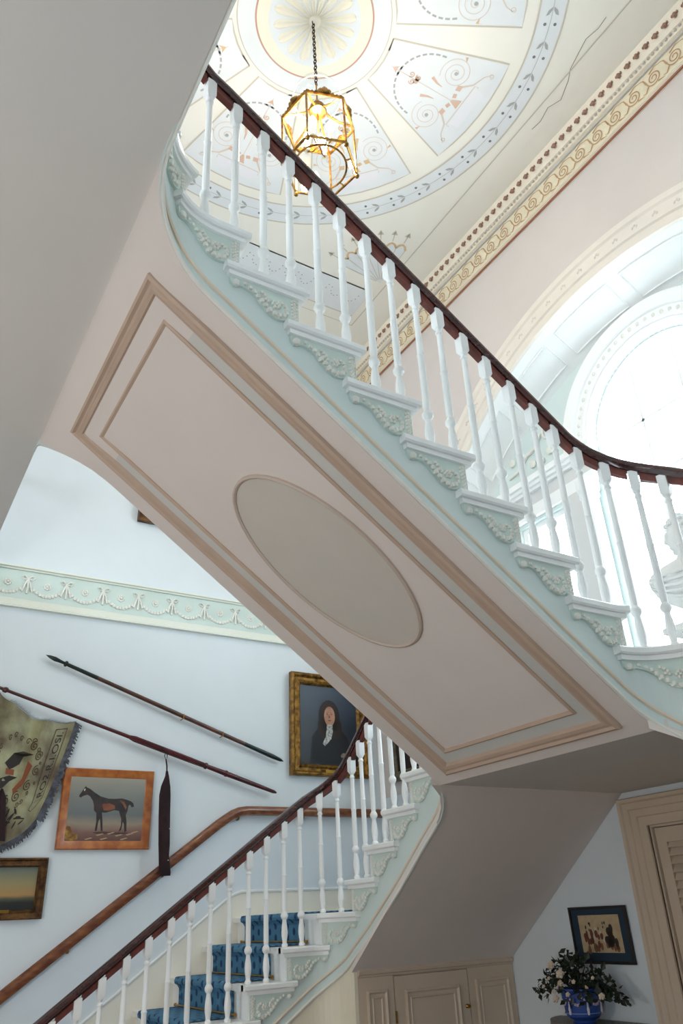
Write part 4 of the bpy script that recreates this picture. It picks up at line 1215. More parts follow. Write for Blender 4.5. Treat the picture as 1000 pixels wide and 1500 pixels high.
# ------------------------------------------------------------------ spear, banner pole, banner, velvet case
def along(a, b, t): return Vector(a) + (Vector(b) - Vector(a)) * t
wood_red = C('lance_red_wood', 88, 30, 34, rough=0.35, color2=s2l(58, 22, 24), nscale=10)
wood_dark = C('spear_dark_wood', 92, 50, 36, rough=0.4, color2=s2l(48, 32, 26), nscale=8)
iron = mat('blackened_iron', s2l(44, 52, 50), rough=0.4, metal=0.7)
A, B = (0.970, YN - 0.045, 3.369), (2.833, YN - 0.045, 2.732)
spear = empty('spear', A, 'long dark wooden spear with a blackened iron tip above the banner pole', 'spear')
ts = [0, 0.02, 0.045, 0.07]
local(MB().tube([along(A, B, t) for t in (0, 0.015, 0.035, 0.055, 0.072)], [0.001, 0.011, 0.017, 0.012, 0.010], 8).obj('spear_head', iron, spear))
local(MB().tube([along(A, B, t) for t in (0.070, 0.073, 0.08, 0.083)], [0.012, 0.021, 0.021, 0.012], 10).obj('collar', iron, spear))
local(MB().tube([along(A, B, t) for t in (0.08, 0.20)], [0.013, 0.015], 10).obj('neck', iron, spear))
local(MB().tube([along(A, B, t) for t in (0.20, 0.5, 0.82)], [0.0145, 0.016, 0.015], 10).obj('shaft', wood_dark, spear))
local(MB().tube([along(A, B, t) for t in (0.82, 0.95, 0.985, 1.0)], [0.0155, 0.017, 0.012, 0.001], 10).obj('butt', iron, spear))
for t in (0.55, 0.72):
    p = along(A, B, t)
    local(MB().tube([(p.x, YN - 0.002, p.z - 0.02), (p.x, p.y - 0.02, p.z - 0.02), (p.x, p.y - 0.022, p.z + 0.012)], 0.004, 6).obj('wall_hook', brass, spear))
A, B = (0.45, YN - 0.06, 3.178), (2.76, YN - 0.06, 2.493)
pole = empty('banner_pole', A, 'red lacquered lance hung slanting on the wall carrying the banner', 'pole')
local(MB().tube([along(A, B, t) for t in (0, 0.2, 0.5)], [0.010, 0.011, 0.013], 10).obj('shaft', wood_red, pole))
rings = []
n = 24
for t, r in ((0.5, 0.014), (0.515, 0.021), (0.60, 0.021), (0.70, 0.020), (0.745, 0.018)):
    c = along(A, B, t); ax = (Vector(B) - Vector(A)).normalized(); e1 = Vector((0, 1, 0)); e2 = ax.cross(e1)
    rings.append([tuple(c + (e1 * cos(2 * PI * j / n) + e2 * sin(2 * PI * j / n)) * (r - (0.004 if j % 3 == 0 else 0))) for j in range(n)])
local(MB().loft(rings).obj('fluted_grip', wood_red, pole, smooth=0.3))
for t in (0.75, 0.82):
    local(MB().tube([along(A, B, t - 0.006), along(A, B, t - 0.003), along(A, B, t + 0.003), along(A, B, t + 0.006)], [0.014, 0.023, 0.023, 0.014], 12).obj('turned_ring', wood_red, pole))
local(MB().tube([along(A, B, t) for t in (0.74, 0.83, 0.9, 0.99, 1.0)], [0.015, 0.019, 0.017, 0.013, 0.006], 12).obj('butt', wood_red, pole))
local(MB().lathe([(0.001, -0.02), (0.02, -0.012), (0.024, 0), (0.016, 0.014), (0.001, 0.02)], 10, tuple(along(A, B, 0.125))).obj('turned_knob', wood_red, pole))
# banner: a Coons patch hanging from the pole
YB = YN - 0.075
def bez(pts, t):
    pts = [Vector(p) for p in pts]
    while len(pts) > 1: pts = [a.lerp(b, t) for a, b in zip(pts, pts[1:])]
    return pts[0]
top_c = [(0.70, 3.085), (0.86, 2.92), (1.02, 2.86), (1.216, 2.915)]
bot_c = [(0.55, 2.06), (0.74, 2.08), (0.94, 2.12), (1.03, 2.28)]
lef_c = [(0.70, 3.085), (0.62, 2.8), (0.56, 2.4), (0.55, 2.06)]
rig_c = [(1.216, 2.915), (1.16, 2.66), (1.09, 2.42), (1.03, 2.28)]
def ban(u, v, w=0.0):
    p = bez(top_c, u) * (1 - v) + bez(bot_c, u) * v + bez(lef_c, v) * (1 - u) + bez(rig_c, v) * u
    c = Vector(top_c[0]) * (1 - u) * (1 - v) + Vector(top_c[3]) * u * (1 - v) + Vector(bot_c[0]) * (1 - u) * v + Vector(bot_c[3]) * u * v
    p = p - c
    y = 0.030 * sin(u * 15 + 0.6) * (1 - 0.65 * v) + 0.009 * sin(u * 27) * (1 - v) - 0.01 * v
    return (p.x, YB + y - w, p.y)
banner = empty('banner', (0.9, YB, 2.1), 'faded olive silk banner with fringe, lettering and embroidered rider, hung from the lance', 'banner')
def bobj(m, name, mt, parent=banner, smooth=0.8):
    o = m.obj(name, mt, parent, smooth)
    if parent is banner: local(o)
    return o
NU, NV = 36, 30
m = MB()
for w in (0.0, -0.004):
    base = len(m.v)
    m.v += [ban(i / NU, j / NV, w) for j in range(NV + 1) for i in range(NU + 1)]
    m.f += [(base + j * (NU + 1) + i, base + j * (NU + 1) + i + 1, base + (j + 1) * (NU + 1) + i + 1, base + (j + 1) * (NU + 1) + i) for j in range(NV) for i in range(NU)]
cloth = bobj(m, 'cloth', C('olive_silk', 160, 158, 122, rough=0.55, color2=s2l(92, 78, 56), nscale=5, bump=0.2, bscale=120))
fr = MB()
for i in range(110):
    t = i / 110
    p = ban(1, t) if t < 1 else ban(1, 1)
    d = Vector((0.035, 0, -0.022)) * random.uniform(0.7, 1.3)
    fr.add([p, (p[0] - 0.003, p[1], p[2] - 0.010), (p[0] + d.x, p[1] - 0.006, p[2] + d.z - 0.01), (p[0] + d.x + 0.002, p[1] - 0.004, p[2] + d.z)], [(0, 1, 2, 3)])
for i in range(120):
    t = i / 120
    p = ban(t, 1)
    d = Vector((0.012, 0, -0.042)) * random.uniform(0.7, 1.25)
    fr.add([p, (p[0] + 0.006, p[1], p[2] + 0.002), (p[0] + d.x + 0.005, p[1] - 0.005, p[2] + d.z), (p[0] + d.x, p[1] - 0.006, p[2] + d.z)], [(0, 1, 2, 3)])
for i in range(60):
    t = 0.15 + 0.85 * i / 60
    p = ban(t, 0)
    d = Vector((0.020, 0, 0.014)) * random.uniform(0.6, 1.4)
    fr.add([p, (p[0] + 0.006, p[1], p[2]), (p[0] + d.x + 0.004, p[1] - 0.006, p[2] + d.z)], [(0, 1, 2)])
tag(bobj(fr, 'fringe', C('grey_blue_fringe', 88, 92, 104, rough=0.9, color2=s2l(60, 58, 60), nscale=40), cloth), kind='stuff')
emb = C('embroidery_brown', 84, 66, 44, rough=0.8)
emb_d = C('embroidery_dark', 48, 42, 38, rough=0.8)
emb_r = C('embroidery_rust', 140, 78, 50, rough=0.8)
bf = lambda a, b, w: ban(a, b, w)
def bpoly(polys, name, mt, w=0.004):
    m = MB()
    for p in polys: m.flat(p, bf, w)
    return bobj(m, name, mt, cloth, 0)
rnd0 = random.Random(3)
bpoly([[(0.33, 0.40), (0.40, 0.31), (0.50, 0.27), (0.62, 0.29), (0.52, 0.31), (0.50, 0.37), (0.44, 0.41), (0.40, 0.43)], [(0.30, 0.52), (0.42, 0.47), (0.52, 0.47), (0.44, 0.51), (0.38, 0.57), (0.31, 0.58)]], 'embroidered_rider', emb_d)
bpoly([[(0.36, 0.43), (0.46, 0.42), (0.47, 0.46), (0.37, 0.47)], [(0.58, 0.34), (0.64, 0.38), (0.60, 0.52), (0.52, 0.60), (0.50, 0.56), (0.57, 0.48)]], 'embroidered_coat', emb_r)
m = MB()
for (cu, cv_, r) in ((0.36, 0.66, 0.045), (0.46, 0.65, 0.04), (0.56, 0.62, 0.045), (0.65, 0.54, 0.045), (0.70, 0.42, 0.045), (0.68, 0.30, 0.04), (0.60, 0.22, 0.04), (0.28, 0.62, 0.03)):
    m.ribbon(spiral(cu, cv_, 0.006, r, 0.5, 1.7, 26), 0.010, bf, 0.004)
for j in range(22):
    a = 2 * PI * j / 22
    m.ribbon(spiral(0.47 + 0.26 * cos(a) + rnd0.uniform(-.02, .02), 0.44 + 0.27 * sin(a) + rnd0.uniform(-.02, .02), 0.003, rnd0.uniform(0.015, 0.03), a, 1.2, 12), 0.008, bf, 0.004)
tag(bobj(m, 'embroidered_scrolls', emb, cloth, 0), kind='stuff')
m = MB()
st_out = [(0.80, 0.06), (0.935, 0.05), (0.93, 0.40), (0.92, 0.70), (0.79, 0.71), (0.785, 0.40)]
m.ribbon(st_out + st_out[:2], 0.009, bf, 0.004)
m.ribbon([(0.79, 0.71), (0.76, 0.76), (0.80, 0.79), (0.86, 0.76), (0.92, 0.70)], 0.009, bf, 0.004)
bobj(m, 'embroidered_scroll_border', emb, cloth, 0)
m = MB()
for (a, b, c, d) in ((0.42, 0.96, 0.60, 0.74), (0.60, 0.80, 0.74, 0.84)):
    m.ribbon([(a, b), ((a + c) / 2 + 0.02, (b + d) / 2), (c, d)], 0.012, bf, 0.004)
for (u, v, an) in ((0.47, 0.90, 0.4), (0.50, 0.86, 2.2), (0.54, 0.82, 0.2), (0.56, 0.78, 2.4), (0.60, 0.74, 1.0), (0.65, 0.80, 0.2), (0.70, 0.86, 2.8), (0.62, 0.86, 2.0), (0.42, 0.80, 0.4), (0.52, 0.74, 1.8)):
    m.flat(ell(u, v, 0.035, 0.010, 10, an), bf, 0.0045)
bobj(m, 'embroidered_sprig', emb_d, cloth, 0)
def text_mesh(txt, size):
    cu = bpy.data.curves.new('t', 'FONT'); cu.body = txt; cu.size = size; cu.align_x = 'LEFT'
    to = bpy.data.objects.new('t', cu); COL.objects.link(to)
    dg = bpy.context.evaluated_depsgraph_get()
    me = to.evaluated_get(dg).to_mesh()
    v = [tuple(q.co) for q in me.vertices]; f = [tuple(p.vertices) for p in me.polygons]
    bpy.data.objects.remove(to); bpy.data.curves.remove(cu)
    return v, f
v, f = text_mesh('RO2.R.I.OSI.', 1.0)
mx = max(q[0] for q in v)
m = MB().add([ban(0.90 - q[1] * 0.105, 0.08 + (1 - q[0] / mx) * 0.60, 0.0045) for q in v], f)
bobj(m, 'lettering', emb_d, cloth, 0)
# dark tassel drop at the far edge of the banner
m = MB().loft([[(x - w, YB - 0.03, z), (x, YB - 0.045, z), (x + w, YB - 0.03, z), (x, YB - 0.02, z)] for x, z, w in ((0.80, 2.45, 0.006), (0.80, 2.40, 0.03), (0.81, 2.25, 0.038), (0.825, 2.14, 0.034))])
tas = m.obj('velvet_drop', C('maroon_velvet', 46, 18, 24, rough=0.9, color2=s2l(30, 12, 16), nscale=12)); tag(tas, 'dark maroon velvet drop hanging in front of the banner silk', 'velvet drop')
# velvet case hanging from the pole
velvet = MATS['maroon_velvet']
vc = empty('velvet_case', (1.88, YN - 0.12, 1.93), 'long dark maroon velvet case hanging from the lance by a hook', 'velvet case')
yv = YN - 0.115
rings = []
for z, xl, xr, th in ((2.605, 1.862, 1.878, 0.006), (2.57, 1.858, 1.888, 0.010), (2.50, 1.832, 1.903, 0.014), (2.44, 1.822, 1.908, 0.018), (2.30, 1.826, 1.912, 0.020), (2.12, 1.836, 1.920, 0.020), (2.05, 1.842, 1.918, 0.019), (1.945, 1.850, 1.936, 0.018), (1.925, 1.858, 1.934, 0.012)):
    n = 10
    rings.append([((xl + xr) / 2 + (xr - xl) / 2 * cos(2 * PI * j / n), yv + th * sin(2 * PI * j / n) + 0.004 * cos(6 * PI * j / n), z) for j in range(n)])
local(MB().loft(rings).obj('case', velvet, vc))
local(MB().tube([(1.868, YN - 0.06, 2.752), (1.868, YN - 0.085, 2.745), (1.876, YN - 0.09, 2.715), (1.866, YN - 0.095, 2.68), (1.856, YN - 0.09, 2.715), (1.866, YN - 0.08, 2.742)], 0.0035, 6).obj('hook', iron, vc))
local(MB().tube([(1.866, YN - 0.095, 2.69), (1.868, yv, 2.64), (1.870, yv, 2.60)], 0.005, 6).obj('cord', velvet, vc))
for z in (2.22, 2.02):
    local(MB().ball((1.905, yv - 0.02, z), 0.004, (1, 1, 1), 8, 5).obj('stud', C('ivory_stud', 230, 226, 214), vc))

# ------------------------------------------------------------------ hanging lantern
LX, LY = 1.585, 2.545
lan = empty('hanging_lantern', (LX, LY, 5.44), 'six sided gilt glass lantern with lit bulbs hanging on a chain from the painted ceiling', 'lantern')
lbrass = mat('lantern_brass', s2l(186, 140, 66), rough=0.3, metal=0.9, color2=s2l(110, 76, 34), nscale=30)
def lo(m, name, mt=lbrass, parent=lan, smooth=0.6):
    o = m.obj(name, mt, parent, smooth)
    if parent is lan: local(o)
    return o
HR, HPH, ZT, ZBm = 0.215, math.radians(42), 5.82, 5.44
hexp = lambda r, z, k: (LX + r * cos(HPH + k * PI / 3), LY + r * sin(HPH + k * PI / 3), z)
# chain
link = MB().tube([(0.010 * cos(2 * PI * j / 10), 0, 0.019 * sin(2 * PI * j / 10)) for j in range(11)], 0.0032, 5).mesh('chain_link', C('chain_bronze', 70, 52, 36, rough=0.5, metal=0.8))
nlk = 21
for i in range(nlk):
    o = put('chain_link', link, lan)
    o.location = Vector((LX, LY, 6.835 - 0.019 - i * 0.031)) - Vector(lan.location)
    o.rotation_euler = (0, 0, (i % 2) * PI / 2 + 0.4)
zch = 6.835 - nlk * 0.031
# smoke bell
bell = MB()
pr = [(0.145, zch - 0.13), (0.142, zch - 0.10), (0.125, zch - 0.06), (0.095, zch - 0.025), (0.05, zch - 0.008), (0.012, zch)]
n = 32
rings = [[(LX + r * cos(2 * PI * j / n), LY + r * sin(2 * PI * j / n), z) for j in range(n)] for r, z in pr + [(r - 0.003, z - 0.003) for r, z in reversed(pr)]]
bell.loft(rings, True, False)
lo(bell, 'smoke_bell', glass_m)
lo(MB().tube([(LX + 0.145 * cos(2 * PI * j / 32), LY + 0.145 * sin(2 * PI * j / 32), zch - 0.13) for j in range(33)], 0.003, 5), 'smoke_bell_rim', C('bell_rim_glass', 236, 232, 222, rough=0.2))
lo(MB().tube([(LX, LY, zch + 0.01), (LX, LY, ZT + 0.16)], 0.005, 8), 'suspension_rod')
lo(MB().lathe([(0.004, 0.21), (0.018, 0.20), (0.012, 0.185), (0.03, 0.17), (0.045, 0.15), (0.04, 0.13), (0.055, 0.115), (0.05, 0.10), (0.02, 0.09)], 16, (LX, LY, ZT)), 'crown')
for k in range(6):
    a, b = hexp(HR, ZT, k), hexp(HR, ZBm, k)
    lo(MB().tube([a, b], 0.0065, 6), 'corner_post')
    lo(MB().tube([hexp(HR, ZT, k), hexp(HR, ZT, k + 1)], 0.0085, 6), 'top_rail')
    lo(MB().tube([hexp(HR, ZBm, k), hexp(HR, ZBm, k + 1)], 0.0075, 6), 'bottom_rail')
    # curved crown arms
    lo(MB().tube([hexp(HR, ZT, k), hexp(HR * 0.93, ZT + 0.035, k), hexp(HR * 0.6, ZT + 0.05, k), hexp(HR * 0.32, ZT + 0.09, k), hexp(HR * 0.2, ZT + 0.13, k)], 0.0065, 6), 'crown_arm')
    # gilt leaf crest on every top rail
    m = MB()
    A_, B_ = Vector(hexp(HR, ZT, k)), Vector(hexp(HR, ZT, k + 1))
    for j in range(9):
        t = (j + 0.5) / 9
        p = A_.lerp(B_, t); h = 0.014 + 0.030 * math.exp(-((t - 0.5) / 0.17) ** 2)
        m.ball((p.x, p.y, p.z + h * 0.6), h * 0.55, (1, 1, 1.3), 6, 4)
    lo(m, 'leaf_crest', smooth=0.9)
    lo(MB().ball(hexp(HR, ZBm - 0.018, k), 0.014, (1, 1, 1.1), 8, 6), 'ball_foot')
    # glass side
    g0, g1 = Vector(hexp(HR - 0.004, ZT, k)), Vector(hexp(HR - 0.004, ZT, k + 1))
    m = MB().add([tuple(g0 - Vector((0, 0, 0.008))), tuple(g1 - Vector((0, 0, 0.008))), (g1.x, g1.y, ZBm + 0.006), (g0.x, g0.y, ZBm + 0.006)], [(0, 1, 2, 3)])
    lo(m, 'pane', glass_m, smooth=0)
    mid = (Vector(hexp(HR, ZBm, k)) + Vector(hexp(HR, ZBm, k + 1))) / 2
    q = Vector((LX, LY, ZBm)) + (mid - Vector((LX, LY, ZBm))) * (0.152 / (HR * 0.866))
    lo(MB().tube([mid, q], 0.005, 6), 'bottom_tie')
lo(MB().tube([(LX + 0.150 * cos(2 * PI * j / 32), LY + 0.150 * sin(2 * PI * j / 32), ZBm) for j in range(33)], 0.006, 6), 'bottom_ring')
# candle cluster
lo(MB().tube([(LX, LY, ZT + 0.10), (LX, LY, ZT - 0.20)], 0.005, 8), 'stem')
bulb_m = mat('lit_bulb', (1, 0.85, 0.6), emit=((1.0, 0.80, 0.52), 110.0))
candle_m = C('candle_tube', 240, 230, 206, rough=0.5)
for k in range(4):
    a = k * PI / 2 + 0.6
    x, y = LX + 0.075 * cos(a), LY + 0.075 * sin(a)
    lo(MB().tube([(LX, LY, ZT - 0.19), (LX + 0.04 * cos(a), LY + 0.04 * sin(a), ZT - 0.215), (x, y, ZT - 0.20)], 0.0045, 6), 'candle_arm')
    lo(MB().lathe([(0.002, -0.20), (0.018, -0.198), (0.012, -0.19), (0.010, -0.185), (0.010, -0.125), (0.002, -0.12)], 12, (x, y, ZT)), 'candle_tube', candle_m)
    lo(MB().lathe([(0.004, -0.122), (0.014, -0.108), (0.022, -0.085), (0.018, -0.055), (0.003, -0.02)], 12, (x, y, ZT)), 'bulb', bulb_m)
pl = bpy.data.lights.new('lantern_light', 'POINT'); pl.energy = 48; pl.color = (1.0, 0.91, 0.79); pl.shadow_soft_size = 0.06
po = bpy.data.objects.new('lantern_light', pl); po.location = (LX, LY, ZT - 0.09); COL.objects.link(po)

# ------------------------------------------------------------------ marble bust on the landing
marble = C('white_marble', 226, 226, 224, rough=0.4, noise=0.06, nscale=9)
BX, BY = 3.56, 2.20
ped = empty('pedestal', (BX, BY, 2.475), 'white marble pedestal standing on the half landing before the window', 'pedestal')
local(MB().box(BX - 0.17, BX + 0.17, BY - 0.17, BY + 0.17, 2.475, 2.53).obj('plinth', marble, ped, smooth=0))
local(MB().lathe([(0.15, 2.53), (0.155, 2.545), (0.135, 2.56), (0.125, 2.58), (0.118, 2.80), (0.13, 2.815), (0.145, 2.83), (0.14, 2.84)], 28, (BX, BY, 0)).obj('shaft', marble, ped))
local(MB().box(BX - 0.16, BX + 0.16, BY - 0.16, BY + 0.16, 2.84, 2.87).obj('cap', marble, ped, smooth=0))
bust = empty('marble_bust', (BX, BY, 2.87), 'white marble draped bust with head turned, on the pedestal at the window', 'bust')
face = math.atan2(0.85, -0.55)
tface = math.atan2(-0.25, -0.9)
def bt_(f, l, z):
    return (f * cos(tface) - l * sin(tface), f * sin(tface) + l * cos(tface), z)
def bl_(f, l, z):      # forward, left, up -> world (relative to the bust)
    return (f * cos(face) - l * sin(face), f * sin(face) + l * cos(face), z)
m = MB().lathe([(0.085, 0), (0.09, 0.012), (0.06, 0.03), (0.05, 0.055), (0.07, 0.075), (0.075, 0.085)], 24)
m.obj('socle', marble, bust)
n = 72
rings = []
for z, a, b, fo in ((0.08, 0.06, 0.05, 0.0), (0.11, 0.10, 0.075, 0.006), (0.15, 0.155, 0.10, 0.012), (0.20, 0.205, 0.118, 0.015), (0.25, 0.235, 0.125, 0.015), (0.29, 0.242, 0.118, 0.012), (0.32, 0.225, 0.104, 0.008), (0.345, 0.18, 0.088, 0.005), (0.362, 0.12, 0.074, 0.002), (0.375, 0.075, 0.064, 0), (0.40, 0.058, 0.057, 0), (0.44, 0.056, 0.056, 0)):
    ring = []
    for j in range(n):
        t = 2 * PI * j / n
        fold = fo * (sin(9 * t + 16 * z) * 0.5 + 0.5 * sin(14 * t - 20 * z))
        sq = abs(cos(t)) ** 0.8 * (1 if cos(t) > 0 else -1)
        ring.append(bt_((b + fold) * sq, (a + 0.4 * fold) * sin(t), z))
    rings.append(ring)
MB().loft(rings).obj('draped_torso', marble, bust, smooth=1.2)
TA = [(0.08, 0.06), (0.11, 0.10), (0.15, 0.155), (0.20, 0.205), (0.25, 0.235), (0.29, 0.242), (0.32, 0.225), (0.345, 0.18), (0.362, 0.12)]
TB = [(0.08, 0.05), (0.11, 0.075), (0.15, 0.10), (0.20, 0.118), (0.25, 0.125), (0.29, 0.118), (0.32, 0.104), (0.345, 0.088), (0.362, 0.074)]
for q in range(5):      # folds of the cloak across the chest
    pts = []
    for i in range(13):
        t = i / 12
        z = 0.345 - 0.012 * q - (0.05 + 0.022 * q) * sin(PI * (t * 0.8 + 0.1)) - 0.03 * t
        a_, b_ = lin(TA, z), lin(TB, z)
        ang = (0.5 - t) * 2.3
        pts.append(bt_((b_ + 0.004) * abs(cos(ang)) ** 0.8, (a_ + 0.004) * sin(ang), z))
    MB().tube(pts, [0.003 + 0.008 * sin(PI * i / 12) for i in range(13)], 8).obj('cloak_fold', marble, bust, smooth=1.2)
m = MB(); rings = []
NR, NS = 36, 48
for i in range(NR + 1):
    ph = -PI / 2 + PI * i / NR
    ring = []
    for j in range(NS):
        t = 2 * PI * j / NS
        x, y, z = cos(ph) * cos(t), cos(ph) * sin(t), sin(ph)
        f = 0.094 * x; l = 0.072 * y * (1 - 0.24 * max(0, -z)); h = 0.120 * z
        if x > 0.2:
            f += 0.019 * math.exp(-(y / 0.13) ** 2) * math.exp(-((z + 0.16) / 0.10) ** 2) + 0.010 * math.exp(-(y / 0.12) ** 2) * math.exp(-((z - 0.02) / 0.14) ** 2)
            f += 0.007 * math.exp(-((z - 0.20) / 0.08) ** 2)
            f -= 0.010 * math.exp(-((abs(y) - 0.34) / 0.14) ** 2) * math.exp(-((z - 0.06) / 0.08) ** 2)
            f += 0.010 * math.exp(-(y / 0.24) ** 2) * math.exp(-((z + 0.46) / 0.05) ** 2)
            f += 0.016 * math.exp(-(y / 0.28) ** 2) * math.exp(-((z + 0.78) / 0.14) ** 2)
        ring.append(bl_(f, l, 0.50 + h))
    rings.append(ring)
m.loft(rings)
m.obj('head', marble, bust, smooth=1.2)
hm = MB(); hr = random.Random(11)
for i in range(150):
    u = hr.uniform(-0.45, 1.0); t = hr.uniform(0, 2 * PI)
    c_ = math.sqrt(1 - u * u)
    x, y, z = c_ * cos(t), c_ * sin(t), u
    if x > 0.25 and z < 0.5: continue
    if z < -0.1 and x > -0.2: continue
    hm.ball(bl_(0.097 * x, 0.075 * y, 0.50 + 0.123 * z), hr.uniform(0.013, 0.019), (1, 1, 0.9), 8, 5)
hm.obj('curled_hair', marble, bust, smooth=1.2)
for sg in (-1, 1):
    MB().ball(bl_(-0.002, sg * 0.071, 0.495), 0.020, (0.8, 0.5, 1.4), 8, 6).obj('ear', marble, bust)

# ------------------------------------------------------------------ console table, vase, flowers
con = empty('console_table', (3.60, 3.45, 0), 'tall grey painted console table under the framed print', 'table')
cgrey = C('console_grey_paint', 120, 116, 112, rough=0.5, noise=0.08, nscale=8)
local(MB().prism([(3.735, 3.02)] + [(3.735 - 0.27 * sin(PI * i / 16), 3.43 - 0.41 * cos(PI * i / 16)) for i in range(1, 16)] + [(3.735, 3.84)], XYZ, 1.035, 1.06).obj('table_top', cgrey, con, smooth=0.5))
local(MB().prism([(3.733, 3.06)] + [(3.733 - 0.235 * sin(PI * i / 16), 3.43 - 0.37 * cos(PI * i / 16)) for i in range(1, 16)] + [(3.733, 3.80)], XYZ, 0.95, 1.034).obj('apron', cgrey, con, smooth=0.5))
for x, y in ((3.71, 3.10), (3.71, 3.76), (3.53, 3.25), (3.53, 3.61)):
    local(MB().tube([(x, y, 0.95), (x, y, 0.5), (x, y, 0.0)], [0.022, 0.017, 0.012], 8).obj('leg', cgrey, con))
VX, VY, VZ = 3.575, 3.50, 1.06
vase = empty('vase', (VX, VY, VZ), 'blue vase with white relief swags standing on the console table', 'vase')
vblue = C('jasper_blue', 40, 74, 148, rough=0.45, noise=0.1, nscale=12)
pr = [(0.055, 0.0), (0.062, 0.006), (0.055, 0.016), (0.075, 0.024), (0.088, 0.035), (0.094, 0.06), (0.098, 0.10), (0.103, 0.145), (0.112, 0.155), (0.112, 0.163), (0.100, 0.163), (0.092, 0.145), (0.088, 0.06), (0.03, 0.03)]
MB().lathe(pr, 32).obj('body', vblue, vase)
vwhite = C('jasper_white', 214, 206, 214, rough=0.6)
MB().tube([(0.0955 * cos(2 * PI * j / 32), 0.0955 * sin(2 * PI * j / 32), 0.05) for j in range(33)], 0.003, 5).obj('relief_band', C('jasper_pale_blue', 110, 140, 190), vase)
for k in range(6):
    a0 = k * PI / 3
    m = MB()
    for i in range(9):
        t = i / 8; a = a0 + t * PI / 3
        z = 0.135 - 0.045 * (1 - (2 * t - 1) ** 2); r = 0.101 - (0.145 - z) * 0.1
        m.ball((r * cos(a), r * sin(a), z), 0.006 + 0.003 * sin(PI * t), (1, 1, 1), 6, 4)
    m.obj('relief_swag', C('jasper_pink_white', 196, 176, 196), vase)
    m = MB(); r = 0.097
    for z, q in ((0.055, 0.012), (0.07, 0.014), (0.09, 0.010), (0.10, 0.007)):
        m.ball((r * cos(a0), r * sin(a0), z), q, (0.6, 0.6, 1.2), 6, 4)
    m.obj('relief_figure', vwhite, vase)
bq = empty('flower_bouquet', (VX, VY, VZ + 0.15), 'dark leafy bouquet with small white roses filling the blue vase', 'bouquet')
leafm = C('dark_green_leaf', 34, 50, 30, rough=0.5, color2=s2l(20, 30, 20), nscale=14)
rnd = random.Random(5)
fo = MB(); stems = MB()
def blob():
    a = rnd.uniform(0, 2 * PI); r = rnd.random() ** 0.6
    x = 0.115 * r * cos(a); y = 0.30 * r * sin(a)
    z = 0.15 * (1 - r * r) * rnd.uniform(0.2, 1.0) + 0.01 - 0.075 * r + 0.05 * rnd.random() + (0.03 if y > 0 else 0)
    return Vector((min(x - 0.01, 0.10), y, z))
for i in range(420):
    c = blob()
    d = Vector((rnd.gauss(0, 1), rnd.gauss(0, 1.2), rnd.gauss(0.2, 0.9))).normalized()
    s_ = d.cross(Vector((rnd.gauss(0, 1), rnd.gauss(0, 1), rnd.gauss(0, 1)))).normalized()
    L = rnd.uniform(0.028, 0.055); w = L * 0.32
    up = d.cross(s_) * w * 0.35
    tip = c + d * L
    if tip.x > 0.135: continue
    fo.add([c, c + d * L * 0.45 + s_ * w + up, tip, c + d * L * 0.45 - s_ * w + up, c + d * L * 0.5], [(0, 1, 4), (1, 2, 4), (2, 3, 4), (3, 0, 4)])
tag(fo.obj('foliage', leafm, bq, smooth=0), kind='stuff')
for i in range(16):
    c = blob() * 0.92
    MB().tube([(0, 0, -0.03), (c.x * 0.4, c.y * 0.4, c.z * 0.5), tuple(c)], 0.003, 5).obj('stem', leafm, bq)
petal_w = C('white_rose_petal', 214, 196, 178, rough=0.6)
rose = MB()
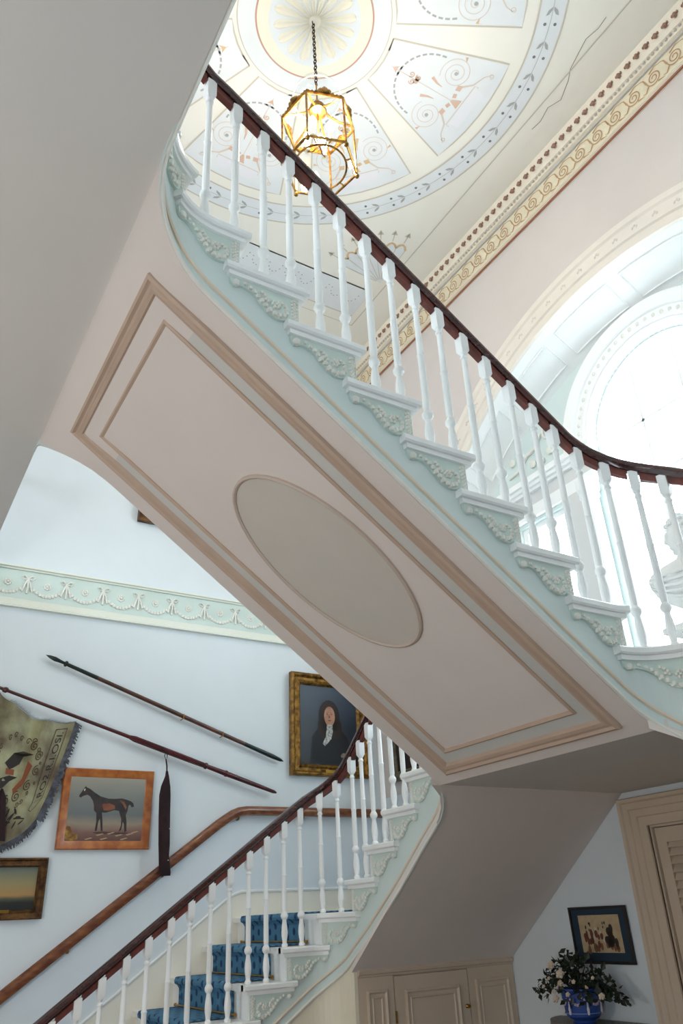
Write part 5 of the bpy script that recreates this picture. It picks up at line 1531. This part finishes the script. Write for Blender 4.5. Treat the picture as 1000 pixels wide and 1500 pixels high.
for ring_, (n_, r_, h_) in enumerate(((5, 0.016, 0.0), (5, 0.011, 0.006), (3, 0.006, 0.010))):
    for j in range(n_):
        a = 2 * PI * j / n_ + ring_ * 0.6
        rose.ball((r_ * cos(a), r_ * sin(a), h_), 0.011 - 0.002 * ring_, (1, 1, 0.8), 6, 4)
rose = rose.mesh('rose', petal_w, 0.9)
spots = [(-0.115, 0.075, 0.125, 1.15), (-0.12, 0.01, 0.085, 1.25), (-0.11, 0.03, 0.04, 0.9), (-0.10, -0.15, 0.03, 0.6), (-0.105, 0.09, 0.0, 0.6), (-0.11, 0.08, -0.035, 1.0), (-0.10, -0.24, -0.01, 0.9), (-0.11, -0.07, 0.05, 0.6), (-0.115, -0.02, -0.01, 0.7), (-0.10, 0.17, 0.02, 0.5), (-0.11, 0.055, 0.02, 0.5), (-0.09, -0.19, 0.07, 0.5), (-0.105, -0.10, -0.02, 0.5), (-0.10, 0.12, 0.06, 0.5)]
for x, y, z, sc in spots:
    o = put('rose', rose, bq); o.location = (x, y, z); o.rotation_euler = (0.3 * rnd.random(), -1.0, 0.4 * rnd.random()); o.scale = (sc * 0.8, sc * 0.8, sc * 0.8)

# ------------------------------------------------------------------ standard lamp, unseen behind the viewer, added to light the stair underside
FX, FY = -1.25, 2.45
fl_ = empty('added_floor_lamp', (FX, FY, 0), 'added brass standard lamp with a clear glass globe, unseen behind the viewer', 'lamp')
MB().lathe([(0.17, 0), (0.175, 0.012), (0.12, 0.03), (0.04, 0.05), (0.02, 0.08)], 24).obj('base', brass, fl_)
MB().tube([(0, 0, 0.07), (0, 0, 1.18)], 0.012, 10).obj('pole', brass, fl_)
MB().lathe([(0.012, 1.17), (0.05, 1.18), (0.055, 1.20), (0.02, 1.215)], 16).obj('gallery', brass, fl_)
MB().ball((0, 0, 1.33), 0.13, (1, 1, 1), 20, 12).obj('glass_globe', glass_m, fl_)
MB().ball((0, 0, 1.33), 0.045, (1, 1, 1.2), 12, 8).obj('bulb', bulb_m, fl_)
pl2 = bpy.data.lights.new('added_floor_lamp_light', 'POINT'); pl2.energy = 80; pl2.color = (1.0, 0.90, 0.81); pl2.shadow_soft_size = 0.1
po2 = bpy.data.objects.new('added_floor_lamp_light', pl2); po2.location = (FX, FY, 1.33); COL.objects.link(po2)
